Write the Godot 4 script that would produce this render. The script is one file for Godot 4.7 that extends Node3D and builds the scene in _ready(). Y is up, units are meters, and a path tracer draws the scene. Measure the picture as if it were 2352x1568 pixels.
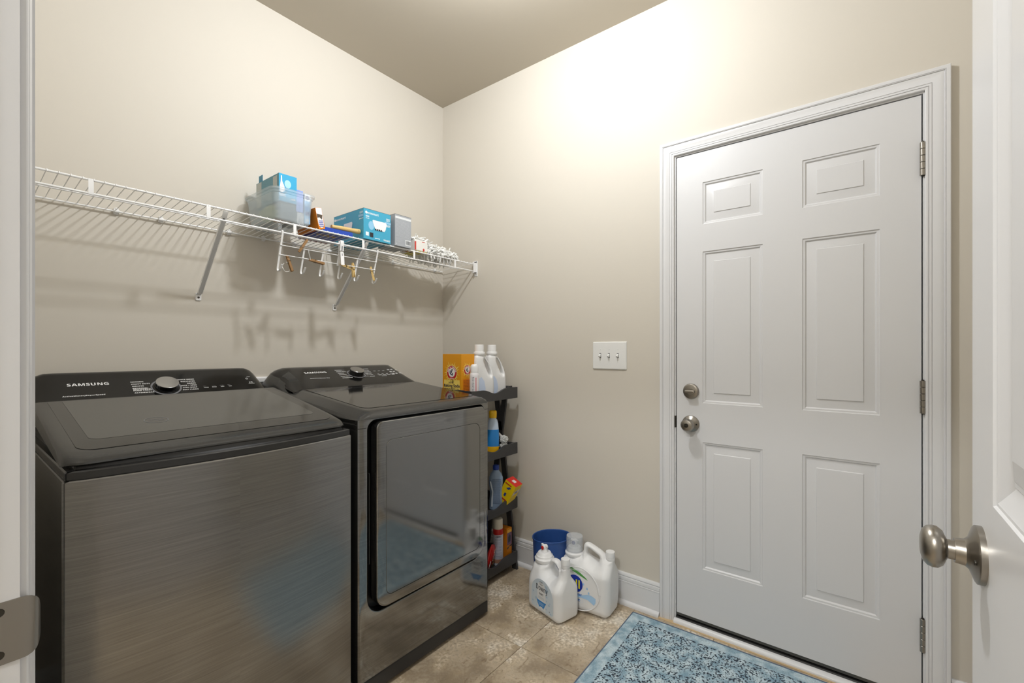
extends Node3D
# A laundry room: washer and dryer under a wire shelf, a panelled back door, a ladder shelf and jugs in the corner.
# x runs along the back wall, z along the left wall towards the viewer, y is up; metres.

const ROOM_X := 2.5
const ROOM_Z := 1.985
const ROOM_Y := 2.80
var M = {}
var used = {}
var rng = RandomNumberGenerator.new()

func _ready():
	rng.seed = 7
	# ---- camera
	var cam = Camera3D.new()
	cam.name = "camera"
	cam.projection = Camera3D.PROJECTION_FRUSTUM
	cam.near = 0.05
	cam.far = 30.0
	cam.size = 1568.0 / 1025.78 * cam.near
	cam.frustum_offset = Vector2(0, 18.64 / 1025.78 * cam.near)
	cam.position = Vector3(2.16184, 1.21596, 2.0311)
	cam.rotation = Vector3(0, deg_to_rad(37.971), 0)
	add_child(cam)
	cam.current = true
	# ---- surroundings and exposure
	var env = Environment.new()
	env.background_mode = Environment.BG_COLOR
	env.background_color = Color(0.02, 0.02, 0.02)
	env.tonemap_mode = Environment.TONE_MAPPER_LINEAR
	env.tonemap_exposure = 1.0
	env.sdfgi_enabled = true
	env.ssao_enabled = true
	env.ssil_enabled = true
	var we = WorldEnvironment.new()
	we.name = "environment"
	we.environment = env
	add_child(we)
	# ---- lamps (their fittings are built in ceiling_lamp)
	lamp_light("room_lamp_light", Vector3(1.22, 2.69, 0.955), 0.06, ROOM_LIGHT, Color(0.97, 0.985, 1.0))
	lamp_light("hall_lamp_light", Vector3(2.0, 2.62, 3.1), 0.09, HALL_LIGHT, Color(0.97, 0.985, 1.0))
	make_materials()
	room()
	back_door()
	open_door()
	wall_things()
	washer()
	dryer()
	wire_shelf()
	shelf_things()
	hook_rack()
	ladder_shelf()
	tray_things()
	floor_things()

const ROOM_LIGHT := 1.48
const HALL_LIGHT := 2.9

func lamp_light(called, at, size, energy, col):
	var l = OmniLight3D.new()
	l.name = called
	l.position = at
	l.light_energy = energy
	l.light_color = col
	l.light_size = size
	l.omni_range = 12.0
	l.omni_attenuation = 2.0
	l.shadow_enabled = true
	add_child(l)

# ------------------------------------------------------------------ mesh building
class Mb:
	var v = PackedVector3Array()
	var uv = PackedVector2Array()
	func tri(a, b, c, ua = Vector2.ZERO, ub = Vector2.ZERO, uc = Vector2.ZERO):
		v.append(a); v.append(b); v.append(c)
		uv.append(ua); uv.append(ub); uv.append(uc)
	func quad(a, b, c, d, ua = Vector2(0, 0), ub = Vector2(1, 0), uc = Vector2(1, 1), ud = Vector2(0, 1)):
		tri(a, b, c, ua, ub, uc)
		tri(a, c, d, ua, uc, ud)
	# a face whose outside is known
	func face(a, b, c, d, out, ua = Vector2(0, 0), ub = Vector2(1, 0), uc = Vector2(1, 1), ud = Vector2(0, 1)):
		if (b - a).cross(c - a).dot(out) + (c - a).cross(d - a).dot(out) < 0.0:
			quad(a, d, c, b, ua, ud, uc, ub)
		else:
			quad(a, b, c, d, ua, ub, uc, ud)
	# turn everything from triangle start outwards
	func fix(from):
		var n = v.size()
		if n == from: return
		var c = Vector3.ZERO
		for i in range(from, n): c += v[i]
		c /= n - from
		var vol = 0.0
		for i in range(from, n, 3): vol += (v[i] - c).dot((v[i + 1] - c).cross(v[i + 2] - c))
		if vol < 0.0:
			for i in range(from, n, 3):
				var t = v[i + 1]; v[i + 1] = v[i + 2]; v[i + 2] = t
				var q = uv[i + 1]; uv[i + 1] = uv[i + 2]; uv[i + 2] = q
	func loft(loops, closed = true, caps = 3, ring = false):
		var from = v.size()
		var n: int = loops[0].size()
		var rows: int = loops.size()
		for j in (rows if ring else rows - 1):
			var A = loops[j]
			var B = loops[(j + 1) % rows]
			for i in (n if closed else n - 1):
				var k = (i + 1) % n
				quad(A[i], A[k], B[k], B[i], Vector2(float(i) / n, float(j) / rows), Vector2(float(i + 1) / n, float(j) / rows), Vector2(float(i + 1) / n, float(j + 1) / rows), Vector2(float(i) / n, float(j + 1) / rows))
		if caps & 1: fan(loops[0], true)
		if caps & 2: fan(loops[rows - 1], false)
		fix(from)
	func fan(loop, back):
		var c = Vector3.ZERO
		for p in loop: c += p
		c /= loop.size()
		for i in loop.size():
			var k: int = (i + 1) % loop.size()
			if back: tri(c, loop[k], loop[i])
			else: tri(c, loop[i], loop[k])
	# a flat shape in the x-y plane of xf, facing its z
	func flat(poly, xf, uvs = 1.0):
		var idx = Geometry2D.triangulate_polygon(poly)
		for i in range(0, idx.size(), 3):
			var p: Vector2 = poly[idx[i]]; var q: Vector2 = poly[idx[i + 1]]; var r: Vector2 = poly[idx[i + 2]]
			var s = (q - p).cross(r - p)
			if s < 0.0:
				var t = q; q = r; r = t
			tri(xf * Vector3(p.x, p.y, 0), xf * Vector3(q.x, q.y, 0), xf * Vector3(r.x, r.y, 0), p * uvs, q * uvs, r * uvs)
	# a flat shape with thickness, from z = 0 to z = depth of xf
	func prism(poly, xf, depth):
		var from = v.size()
		var idx = Geometry2D.triangulate_polygon(poly)
		for i in range(0, idx.size(), 3):
			var p: Vector2 = poly[idx[i]]; var q: Vector2 = poly[idx[i + 1]]; var r: Vector2 = poly[idx[i + 2]]
			if (q - p).cross(r - p) < 0.0:
				var t = q; q = r; r = t
			tri(xf * Vector3(p.x, p.y, depth), xf * Vector3(q.x, q.y, depth), xf * Vector3(r.x, r.y, depth), p, q, r)
			tri(xf * Vector3(p.x, p.y, 0), xf * Vector3(r.x, r.y, 0), xf * Vector3(q.x, q.y, 0), p, r, q)
		var n: int = poly.size()
		var area = 0.0
		for i in n: area += poly[i].cross(poly[(i + 1) % n])
		for i in n:
			var p: Vector2 = poly[i]; var q: Vector2 = poly[(i + 1) % n]
			if area < 0.0:
				var t = p; p = q; q = t
			quad(xf * Vector3(p.x, p.y, 0), xf * Vector3(q.x, q.y, 0), xf * Vector3(q.x, q.y, depth), xf * Vector3(p.x, p.y, depth))
		if xf.basis.determinant() < 0.0: fix(from)
	func tube(pts, r, n = 8, ends = true):
		var loops = []
		var up = Vector3(0.13, 0.97, 0.21)
		for i in pts.size():
			var d: Vector3 = (pts[mini(i + 1, pts.size() - 1)] - pts[maxi(i - 1, 0)]).normalized()
			var s = d.cross(up)
			if s.length() < 0.05: s = d.cross(Vector3(1, 0, 0.1))
			s = s.normalized()
			up = s.cross(d).normalized()
			var rr: float = r[i] if r is Array else r
			var loop = PackedVector3Array()
			for k in n: loop.append(pts[i] + (s * cos(TAU * k / n) + up * sin(TAU * k / n)) * rr)
			loops.append(loop)
		loft(loops, true, 3 if ends else 0)
	# a flat bar bent along a path; w lies along wide
	func strap(pts, w, t, wide):
		var loops = []
		for i in pts.size():
			var d: Vector3 = (pts[mini(i + 1, pts.size() - 1)] - pts[maxi(i - 1, 0)]).normalized()
			var a: Vector3 = (wide - d * wide.dot(d)).normalized() * w * 0.5
			var b = d.cross(a).normalized() * t * 0.5
			loops.append(PackedVector3Array([pts[i] + a + b, pts[i] - a + b, pts[i] - a - b, pts[i] + a - b]))
		loft(loops)
	# profile: [[radius, height], ...] turned round the y of xf
	func lathe(profile, xf, n = 32, sx = 1.0, sz = 1.0):
		var loops = []
		for p in profile:
			var loop = PackedVector3Array()
			for k in n: loop.append(xf * Vector3(p[0] * sx * cos(TAU * k / n), p[1], p[0] * sz * sin(TAU * k / n)))
			loops.append(loop)
		loft(loops)
	# a box with rounded vertical edges (r) and softened rims (b); size along x, y, z of xf, rims on z
	func rbox(size, xf, r = 0.0, b = 0.0, seg = 4):
		var loops = []
		var hz: float = size.z * 0.5
		for q in ([[b, -hz], [b * 0.3, -hz + b * 0.3], [0.0, -hz + b], [0.0, hz - b], [b * 0.3, hz - b * 0.3], [b, hz]] if b > 0.0 else [[0.0, -hz], [0.0, hz]]):
			loops.append(Mb.place(Mb.rrect(size.x - 2 * q[0], size.y - 2 * q[0], maxf(r - q[0], 0.0), seg), xf, q[1]))
		loft(loops)
	func box(lo, hi):
		var c: Vector3 = (lo + hi) * 0.5
		rbox(hi - lo, Transform3D(Basis(), c), 0.0, 0.0, 1)
	static func rrect(w, h, r, seg = 4) -> PackedVector2Array:
		var out = PackedVector2Array()
		var rr = r if r is Array else [r, r, r, r]      # bottom left, bottom right, top right, top left
		var at = [Vector2(-w, -h) * 0.5, Vector2(w, -h) * 0.5, Vector2(w, h) * 0.5, Vector2(-w, h) * 0.5]
		var s = [Vector2(1, 1), Vector2(-1, 1), Vector2(-1, -1), Vector2(1, -1)]
		for k in 4:
			for i in seg + 1:
				var t: float = PI + k * PI / 2 + PI / 2 * i / seg
				out.append(at[k] + s[k] * rr[k] + Vector2(cos(t), sin(t)) * rr[k])
		return out
	static func place(poly, xf, z = 0.0) -> PackedVector3Array:
		var out = PackedVector3Array()
		for p in poly: out.append(xf * Vector3(p.x, p.y, z))
		return out
	func add(other, xf):
		for i in other.v.size():
			v.append(xf * other.v[i]); uv.append(other.uv[i])
	func mesh(angle = 35.0, off = Vector3.ZERO) -> ArrayMesh:
		var n = v.size()
		var fn = PackedVector3Array()
		var at = {}
		var keys = []
		for i in range(0, n, 3):
			var f = (v[i + 1] - v[i]).cross(v[i + 2] - v[i])
			fn.append(f)
			if angle > 0.0:
				for k in 3:
					var key = Vector3i((v[i + k] * 40000.0).round())
					keys.append(key)
					if at.has(key): at[key].append(i / 3)
					else: at[key] = [i / 3]
		var nn = PackedVector3Array(); nn.resize(n)
		var vv = PackedVector3Array(); vv.resize(n)
		var uu = PackedVector2Array(); uu.resize(n)
		var lim = cos(deg_to_rad(angle))
		for i in range(0, n, 3):
			var f = fn[i / 3]
			var fu = f.normalized()
			for k in 3:
				var s = f
				if angle > 0.0:
					s = Vector3.ZERO
					for o in at[keys[i + k]]:
						if fn[o].normalized().dot(fu) >= lim: s += fn[o]
					if s.length_squared() < 1e-24: s = f
				var to: int = i + [0, 2, 1][k]
				nn[to] = s.normalized() if s.length_squared() > 0.0 else Vector3.UP
				vv[to] = v[i + k] - off
				uu[to] = uv[i + k]
		var arr = []
		arr.resize(Mesh.ARRAY_MAX)
		arr[Mesh.ARRAY_VERTEX] = vv
		arr[Mesh.ARRAY_NORMAL] = nn
		arr[Mesh.ARRAY_TEX_UV] = uu
		var m = ArrayMesh.new()
		m.add_surface_from_arrays(Mesh.PRIMITIVE_TRIANGLES, arr)
		return m

# ------------------------------------------------------------------ naming
func numbered(called):
	if not used.has(called):
		used[called] = 0
		return called
	used[called] += 1
	return "%s_%03d" % [called, used[called]]

func thing(called, label, category, at = Vector3.ZERO, group = ""):
	var o = Node3D.new()
	o.name = numbered(called)
	o.position = at
	o.set_meta("label", label)
	o.set_meta("category", category)
	if group: o.set_meta("group", group)
	add_child(o)
	return o

func struct(called, label = ""):
	var o = Node3D.new()
	o.name = called
	o.set_meta("kind", "structure")
	if label: o.set_meta("label", label)
	add_child(o)
	return o

# where the things root stands in the room (parts are drawn in room coordinates)
func origin_of(o):
	var p = Vector3.ZERO
	while o is Node3D and o != self:
		p += o.position
		o = o.get_parent()
	return p

func part(called, mb, mat, parent, label = "", angle = 35.0):
	var o = MeshInstance3D.new()
	o.name = called
	o.mesh = mb.mesh(angle, origin_of(parent))
	o.material_override = mat
	if label: o.set_meta("label", label)
	parent.add_child(o, true)
	return o

func plain(called, mb, mat, label, category, group = "", at = Vector3.ZERO, angle = 35.0):
	var o = MeshInstance3D.new()
	o.name = numbered(called)
	o.mesh = mb.mesh(angle, at)
	o.position = at
	o.material_override = mat
	o.set_meta("label", label)
	o.set_meta("category", category)
	if group: o.set_meta("group", group)
	add_child(o)
	return o

func shell(called, mb, mat, label = "", angle = 35.0):
	var o = MeshInstance3D.new()
	o.name = called
	o.mesh = mb.mesh(angle)
	o.material_override = mat
	o.set_meta("kind", "structure")
	if label: o.set_meta("label", label)
	add_child(o)
	return o

# ------------------------------------------------------------------ lettering
var fonts = {}
var glyphs = {}
func frame(at, x, y):
	x = x.normalized()
	y = (y - x * y.dot(x)).normalized()
	return Transform3D(Basis(x, y, x.cross(y)), at)

func text(mb, s, xf, h, align = 0.0, wide = 1.0, bold = true, slant = 0.0):
	var key = [s, bold]
	if not glyphs.has(key):
		if not fonts.has(bold):
			var f = SystemFont.new()
			f.font_names = PackedStringArray(["Droid Sans"])
			f.font_weight = 700 if bold else 400
			fonts[bold] = f
		var t = TextMesh.new()
		t.font = fonts[bold]
		t.font_size = 64
		t.pixel_size = 1.0 / 64.0
		t.depth = 0.02
		t.curve_step = 3.0
		t.horizontal_alignment = HORIZONTAL_ALIGNMENT_LEFT
		t.text = s
		var a = t.surface_get_arrays(0)
		var pv: PackedVector3Array = a[Mesh.ARRAY_VERTEX]
		var pi: PackedInt32Array = a[Mesh.ARRAY_INDEX] if a[Mesh.ARRAY_INDEX] != null else PackedInt32Array(range(pv.size()))
		glyphs[key] = [pv, pi]
	var g = glyphs[key]
	var lo = INF; var hi = -INF
	for p in g[0]:
		lo = minf(lo, p.x); hi = maxf(hi, p.x)
	var k: float = h / 0.714
	var shift: float = lo + (hi - lo) * align
	var base = base_line(bold)
	var o = []
	for p in g[0]:
		var q: Vector3 = Vector3((p.x - shift) * k * wide, (p.y - base) * k, p.z * k)
		q.x += q.y * slant
		o.append(xf * q)
	for i in range(0, g[1].size(), 3):
		mb.tri(o[g[1][i]], o[g[1][i + 2]], o[g[1][i + 1]])

var base_at = {}
func base_line(bold):
	if not base_at.has(bold):
		base_at[bold] = 0.0
		var t = Mb.new()
		base_at[bold] = 0.0
		text(t, "H", Transform3D(), 0.714, 0.0, 1.0, bold)
		var lo = INF
		for p in t.v: lo = minf(lo, p.y)
		base_at[bold] = lo
	return base_at[bold]

# a line of print too small to read: short bars of uneven length
func fine_print(mb, xf, w, h, rows, fill = 0.5, seed_ = 1):
	var r = RandomNumberGenerator.new()
	r.seed = seed_
	var dy: float = h / rows
	for j in rows:
		var x = 0.0
		var y: float = h - (j + 1) * dy
		while x < w * 0.96:
			var l: float = minf(r.randf_range(0.06, 0.22) * w, w - x)
			mb.flat(PackedVector2Array([Vector2(x, y), Vector2(x + l, y), Vector2(x + l, y + dy * fill), Vector2(x, y + dy * fill)]), xf)
			x += l + w * 0.025

func disc(r, n = 28, sx = 1.0, c = Vector2.ZERO):
	var out = PackedVector2Array()
	for k in n: out.append(c + Vector2(cos(TAU * k / n) * r * sx, sin(TAU * k / n) * r))
	return out

func rect(x0, y0, x1, y1):
	return PackedVector2Array([Vector2(x0, y0), Vector2(x1, y0), Vector2(x1, y1), Vector2(x0, y1)])

func annulus(mb, r0, r1, xf, n = 36, sx = 1.0, t0 = 0.0, t1 = TAU):
	for k in n:
		var a: float = lerpf(t0, t1, float(k) / n); var b: float = lerpf(t0, t1, float(k + 1) / n)
		mb.face(xf * Vector3(cos(a) * r0 * sx, sin(a) * r0, 0), xf * Vector3(cos(a) * r1 * sx, sin(a) * r1, 0), xf * Vector3(cos(b) * r1 * sx, sin(b) * r1, 0), xf * Vector3(cos(b) * r0 * sx, sin(b) * r0, 0), xf.basis.z)

func lift(xf, d): return Transform3D(xf.basis, xf.origin + xf.basis.z.normalized() * d)
func shift(xf, x, y, z = 0.0): return Transform3D(xf.basis, xf * Vector3(x, y, z))
func at_y(x, y, z): return Transform3D(Basis(), Vector3(x, y, z))

# ------------------------------------------------------------------ materials
func mat(called, col, rough = 0.5, metal = 0.0, spec = 0.5):
	var m = StandardMaterial3D.new()
	m.resource_name = called
	m.albedo_color = col if col is Color else Color(col)
	m.roughness = rough
	m.metallic = metal
	m.metallic_specular = spec
	M[called] = m
	return m

func noise(freq, octaves = 4, kind = FastNoiseLite.TYPE_SIMPLEX_SMOOTH, seed_ = 1):
	var n = FastNoiseLite.new()
	n.seed = seed_
	n.noise_type = kind
	n.frequency = freq
	n.fractal_type = FastNoiseLite.FRACTAL_FBM if octaves > 1 else FastNoiseLite.FRACTAL_NONE
	n.fractal_octaves = octaves
	return n

func picture(w, h, bytes):
	return ImageTexture.create_from_image(Image.create_from_data(w, h, false, Image.FORMAT_RGB8, bytes))

func put3(b, i, c):
	b[i * 3] = clampi(int(c.r * 255.0), 0, 255); b[i * 3 + 1] = clampi(int(c.g * 255.0), 0, 255); b[i * 3 + 2] = clampi(int(c.b * 255.0), 0, 255)

func make_materials():
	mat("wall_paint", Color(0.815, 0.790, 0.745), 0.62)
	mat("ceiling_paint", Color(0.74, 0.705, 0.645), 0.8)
	mat("trim_paint", Color(0.86, 0.86, 0.865), 0.32)
	mat("door_paint", Color(0.84, 0.84, 0.845), 0.38)
	mat("leaf_paint", Color(0.875, 0.875, 0.88), 0.3)
	mat("rubber", "232322", 0.5)
	mat("sill_metal", "5a5955", 0.4, 0.5)
	mat("caulk", "c9b08a", 0.8)
	mat("nickel", Color(0.62, 0.6, 0.57), 0.3, 1.0)
	mat("nickel_dark", Color(0.3, 0.29, 0.27), 0.4, 1.0)
	mat("hole", "151413", 0.9)
	mat("wire", "efefef", 0.35)
	mat("white_plastic", "ececec", 0.35)
	mat("jug", Color(0.9, 0.9, 0.9), 0.42).subsurf_scatter_enabled = false
	mat("jug_cap", Color(0.92, 0.92, 0.92), 0.35)
	mat("switch_plate", "e6e6e4", 0.35)
	mat("console_black", "0d0d0d", 0.12, 0.0, 0.5)
	mat("recess_black", "0a0a0a", 0.35)
	mat("gloss_charcoal", "3a3a3a", 0.22, 0.35)
	mat("cover_charcoal", "4b4b4a", 0.24, 0.55)
	mat("toe_charcoal", "3b3b3c", 0.45, 0.3)
	mat("lid_glass", "2b2b2a", 0.1)
	mat("lid_window", "4a4a47", 0.12)
	mat("top_glass", "1c1c1c", 0.07)
	mat("print", "e9e9e9", 0.6)
	mat("print_grey", "77777a", 0.6)
	mat("print_dark", "23252b", 0.6)
	mat("dial_metal", Color(0.72, 0.72, 0.72), 0.22, 1.0)
	mat("dial_black", "101010", 0.2)
	mat("rack_black", "39393b", 0.42)
	mat("can_blue", "2b4f8f", 0.35)
	mat("pin_pale", "d8b878", 0.65)
	mat("pin_brown", "8f6a3e", 0.65)
	mat("pin_spring", Color(0.5, 0.47, 0.42), 0.4, 1.0)
	mat("strand", "f1f1ee", 0.85)
	mat("lamp_glass", "fff6ea", 0.4)
	M.lamp_glass.emission_enabled = true
	M.lamp_glass.emission = Color("fff4e4")
	M.lamp_glass.emission_energy_multiplier = 1.0
	# clear plastics
	var c = mat("clear_bin", Color(0.86, 0.9, 0.92, 0.3), 0.3)
	c.transparency = BaseMaterial3D.TRANSPARENCY_ALPHA
	c = mat("clear_cup", Color(0.9, 0.92, 0.94, 0.25), 0.12)
	c.transparency = BaseMaterial3D.TRANSPARENCY_ALPHA
	c = mat("clear_bag", Color(0.74, 0.8, 0.6, 0.62), 0.3)
	c.transparency = BaseMaterial3D.TRANSPARENCY_ALPHA
	# brushed dark steel: fine streaks along the length of the panel
	var w = 256; var h = 1024
	var b = PackedByteArray(); b.resize(w * h * 3)
	var n = noise(1.0, 2, FastNoiseLite.TYPE_VALUE, 5)
	var n2 = noise(0.08, 2, FastNoiseLite.TYPE_SIMPLEX, 6)
	for y in h:
		for x in w:
			var t: float = 0.86 + 0.07 * n.get_noise_2d(x * 0.04, y * 1.9) + 0.03 * n2.get_noise_2d(x * 0.05, y)
			put3(b, y * w + x, Color(t, t, t))
	var streak = picture(w, h, b)
	c = mat("brushed_steel", Color(0.66, 0.655, 0.645), 0.22, 0.92)
	c.albedo_texture = streak
	c.anisotropy_enabled = true
	c.anisotropy = 0.35
	c = mat("dark_steel", Color(0.64, 0.64, 0.635), 0.09, 0.92)
	c.albedo_texture = streak
	# vinyl tile like travertine
	w = 1024; h = 1024
	b = PackedByteArray(); b.resize(w * h * 3)
	var a1 = noise(0.0042, 5, FastNoiseLite.TYPE_SIMPLEX_SMOOTH, 11)
	a1.domain_warp_enabled = true; a1.domain_warp_amplitude = 60.0; a1.domain_warp_frequency = 0.006
	var a2 = noise(0.011, 4, FastNoiseLite.TYPE_SIMPLEX_SMOOTH, 12)
	a2.domain_warp_enabled = true; a2.domain_warp_amplitude = 25.0; a2.domain_warp_frequency = 0.02
	var a3 = noise(0.07, 3, FastNoiseLite.TYPE_SIMPLEX_SMOOTH, 13)
	var a4 = noise(0.009, 3, FastNoiseLite.TYPE_SIMPLEX_SMOOTH, 14)
	a4.fractal_type = FastNoiseLite.FRACTAL_RIDGED
	var base = Color(0.76, 0.70, 0.61); var dark = Color(0.56, 0.50, 0.42); var pale = Color(0.88, 0.85, 0.80); var rust = Color(0.71, 0.63, 0.51)
	for y in h:
		for x in w:
			var p: float = a1.get_noise_2d(x, y); var q: float = a2.get_noise_2d(x, y); var g: float = a3.get_noise_2d(x, y)
			var col = base.lerp(rust, clampf(q * 1.1 + 0.15, 0, 1))
			col = col.lerp(dark, clampf(p * 1.8 + g * 0.9 - 0.12, 0, 0.85))
			col = col.lerp(pale, clampf(-p * 1.7 + q * 0.9 + g * 0.5 - 0.12, 0, 0.85))
			var vein: float = a4.get_noise_2d(x, y + q * 60.0)
			col = col.lerp(Color(0.45, 0.37, 0.28), clampf((vein - 0.72) * 3.0, 0, 0.45))
			col = col * (1.0 + g * 0.16)
			put3(b, y * w + x, col)
	c = mat("tile", Color.WHITE, 0.42)
	c.albedo_texture = picture(w, h, b)
	mat("grout", "7d6a50", 0.9)
	# rug print: pale blue, worn, with dark flecks, rings and dotted border rows (1 px = 1 mm)
	w = 820; h = 1060
	b = PackedByteArray(); b.resize(w * h * 3)
	var hh = PackedByteArray(); hh.resize(w * h * 3)
	var r1 = noise(0.016, 4, FastNoiseLite.TYPE_SIMPLEX_SMOOTH, 21)
	var r2 = noise(0.085, 2, FastNoiseLite.TYPE_SIMPLEX_SMOOTH, 22)
	r2.domain_warp_enabled = true; r2.domain_warp_amplitude = 8.0; r2.domain_warp_frequency = 0.05
	var r3 = noise(0.02, 2, FastNoiseLite.TYPE_SIMPLEX_SMOOTH, 23)
	var r4 = noise(0.5, 1, FastNoiseLite.TYPE_VALUE, 24)
	var rings = []
	var rr = RandomNumberGenerator.new(); rr.seed = 4
	for j in 9:
		for i in 7:
			rings.append(Vector3(60 + i * 118 + rr.randf_range(-16, 16) + (j % 2) * 40, 60 + j * 118 + rr.randf_range(-16, 16), rr.randf_range(13, 26)))
	var mark = PackedByteArray(); mark.resize(w * h)
	for q in rings:
		for k in 70:
			var t: float = TAU * k / 70.0
			if sin(t * 8.0) > -0.55:
				for s in 3:
					var px = int(q.x + cos(t) * (q.z + s - 1)); var py = int(q.y + sin(t) * (q.z + s - 1))
					if px >= 0 and py >= 0 and px < w and py < h: mark[py * w + px] = 1
		for k in 60:
			var px = int(q.x + rr.randfn(0, 3.4)); var py = int(q.y + rr.randfn(0, 3.4))
			if px >= 0 and py >= 0 and px < w and py < h: mark[py * w + px] = 1
	var light = Color(0.76, 0.83, 0.86); var deep = Color(0.52, 0.64, 0.71); var ink = Color(0.16, 0.20, 0.25)
	for y in h:
		for x in w:
			var e: float = minf(minf(x, w - x), minf(y, h - y))
			var p: float = r1.get_noise_2d(x, y)
			var col = light.lerp(deep, clampf(0.42 + p * 1.1, 0, 1))
			var fleck: float = r2.get_noise_2d(x, y)
			var many: float = r3.get_noise_2d(x, y)
			var lim: float = 0.27 - many * 0.34
			var dk = 0.0
			if e > 52:
				if fleck > lim: dk = 1.0
				if mark[y * w + x] and many > -0.35: dk = 1.0
			if absf(e - 56) < 2.2 and int(x * 0.11 + y * 0.11) % 2 == 0 and p < 0.25: dk = 1.0
			if absf(e - 118) < 1.6 and fleck > -0.1: dk = maxf(dk, 0.8)
			if e < 3: col = Color(0.33, 0.40, 0.50)
			col = col.lerp(ink, dk * 0.92)
			col = col * (1.0 + 0.10 * r4.get_noise_2d(x * 3.0, y * 0.6))
			put3(b, y * w + x, col)
			var hv: float = 0.55 + 0.3 * r4.get_noise_2d(x * 2.0, y * 2.0) - dk * 0.3
			put3(hh, y * w + x, Color(hv, hv, hv))
	c = mat("rug", Color.WHITE, 0.95)
	c.albedo_texture = picture(w, h, b)
	c.heightmap_enabled = true
	c.heightmap_texture = picture(w, h, hh)
	c.heightmap_scale = 0.25
	mat("rug_edge", "5d6b80", 0.95)

func paper(hex, rough = 0.5):
	var k = "paper_" + str(hex)
	if not M.has(k): mat(k, hex, rough)
	return M[k]

# ------------------------------------------------------------------ room shell
func wall_panel(poly, z0, z1):
	var m = Mb.new()
	m.prism(poly, at_y(0, 0, z0), z1 - z0)
	return m

func room():
	var m = Mb.new()
	m.box(Vector3(-0.12, 0, -0.12), Vector3(0, 2.92, 2.1))
	shell("wall_left", m, M.wall_paint, "beige wall behind the washer and dryer, with the wire shelf")
	m = wall_panel(PackedVector2Array([Vector2(0, 0), Vector2(1.492, 0), Vector2(1.492, 2.09), Vector2(2.344, 2.09), Vector2(2.344, 0), Vector2(2.5, 0), Vector2(2.5, 2.92), Vector2(0, 2.92)]), -0.12, 0.0)
	shell("wall_back", m, M.wall_paint, "beige wall round the six-panel door", 0.0)
	m = Mb.new()
	m.box(Vector3(2.5, 0, -0.12), Vector3(2.62, 2.92, 2.1))
	shell("wall_right", m, M.wall_paint, "beige wall behind the open white door")
	m = wall_panel(PackedVector2Array([Vector2(-0.12, 0), Vector2(1.524, 0), Vector2(1.524, 2.075), Vector2(2.332, 2.075), Vector2(2.332, 0), Vector2(3.52, 0), Vector2(3.52, 2.92), Vector2(-0.12, 2.92)]), 1.985, 2.10)
	shell("wall_front", m, M.wall_paint, "wall with the doorway one looks through", 0.0)
	m = Mb.new()
	m.box(Vector3(-0.12, 2.80, -0.12), Vector3(3.6, 2.92, 3.75))
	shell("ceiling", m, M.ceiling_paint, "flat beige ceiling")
	# the hall outside the doorway
	m = Mb.new(); m.box(Vector3(0.28, 0, 2.10), Vector3(0.40, 2.80, 3.75)); shell("wall_hall_left", m, M.wall_paint)
	m = Mb.new(); m.box(Vector3(3.40, 0, 2.10), Vector3(3.52, 2.80, 3.75)); shell("wall_hall_right", m, M.wall_paint)
	m = Mb.new(); m.box(Vector3(0.28, 0, 3.60), Vector3(3.52, 2.80, 3.75)); shell("wall_hall_far", m, M.wall_paint)
	floor_tiles()
	# baseboards with a double grooved cap and a shoe moulding
	var prof = PackedVector2Array([Vector2(0, 0), Vector2(0.030, 0), Vector2(0.0295, 0.007), Vector2(0.026, 0.014), Vector2(0.020, 0.018), Vector2(0.0135, 0.0195), Vector2(0.0135, 0.104), Vector2(0.0150, 0.1055), Vector2(0.0145, 0.108), Vector2(0.011, 0.1090), Vector2(0.0112, 0.1105), Vector2(0.0135, 0.113), Vector2(0.0135, 0.1245), Vector2(0.012, 0.1275), Vector2(0.009, 0.1285), Vector2(0.0092, 0.1305), Vector2(0.0115, 0.1335), Vector2(0.0105, 0.140), Vector2(0.006, 0.146), Vector2(0, 0.146)])
	base_run("baseboard_back", prof, Vector3(0.0, 0, 0), Vector3(1.4395, 0, 0), Vector3(0, 0, 1))
	base_run("baseboard_back_end", prof, Vector3(2.395, 0, 0), Vector3(2.5, 0, 0), Vector3(0, 0, 1))
	base_run("baseboard_right", prof, Vector3(2.5, 0, 0.014), Vector3(2.5, 0, 1.985), Vector3(-1, 0, 0))
	base_run("baseboard_left", prof, Vector3(0, 0, 0.014), Vector3(0, 0, 1.985), Vector3(1, 0, 0))
	base_run("baseboard_front", prof, Vector3(0.014, 0, 1.985), Vector3(1.465, 0, 1.985), Vector3(0, 0, -1))
	ceiling_lamp("ceiling_lamp", Vector3(1.22, 2.80, 0.955), "round white dome lamp on the laundry room ceiling")
	ceiling_lamp("ceiling_lamp", Vector3(2.0, 2.80, 3.1), "round white dome lamp on the hall ceiling")

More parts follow.
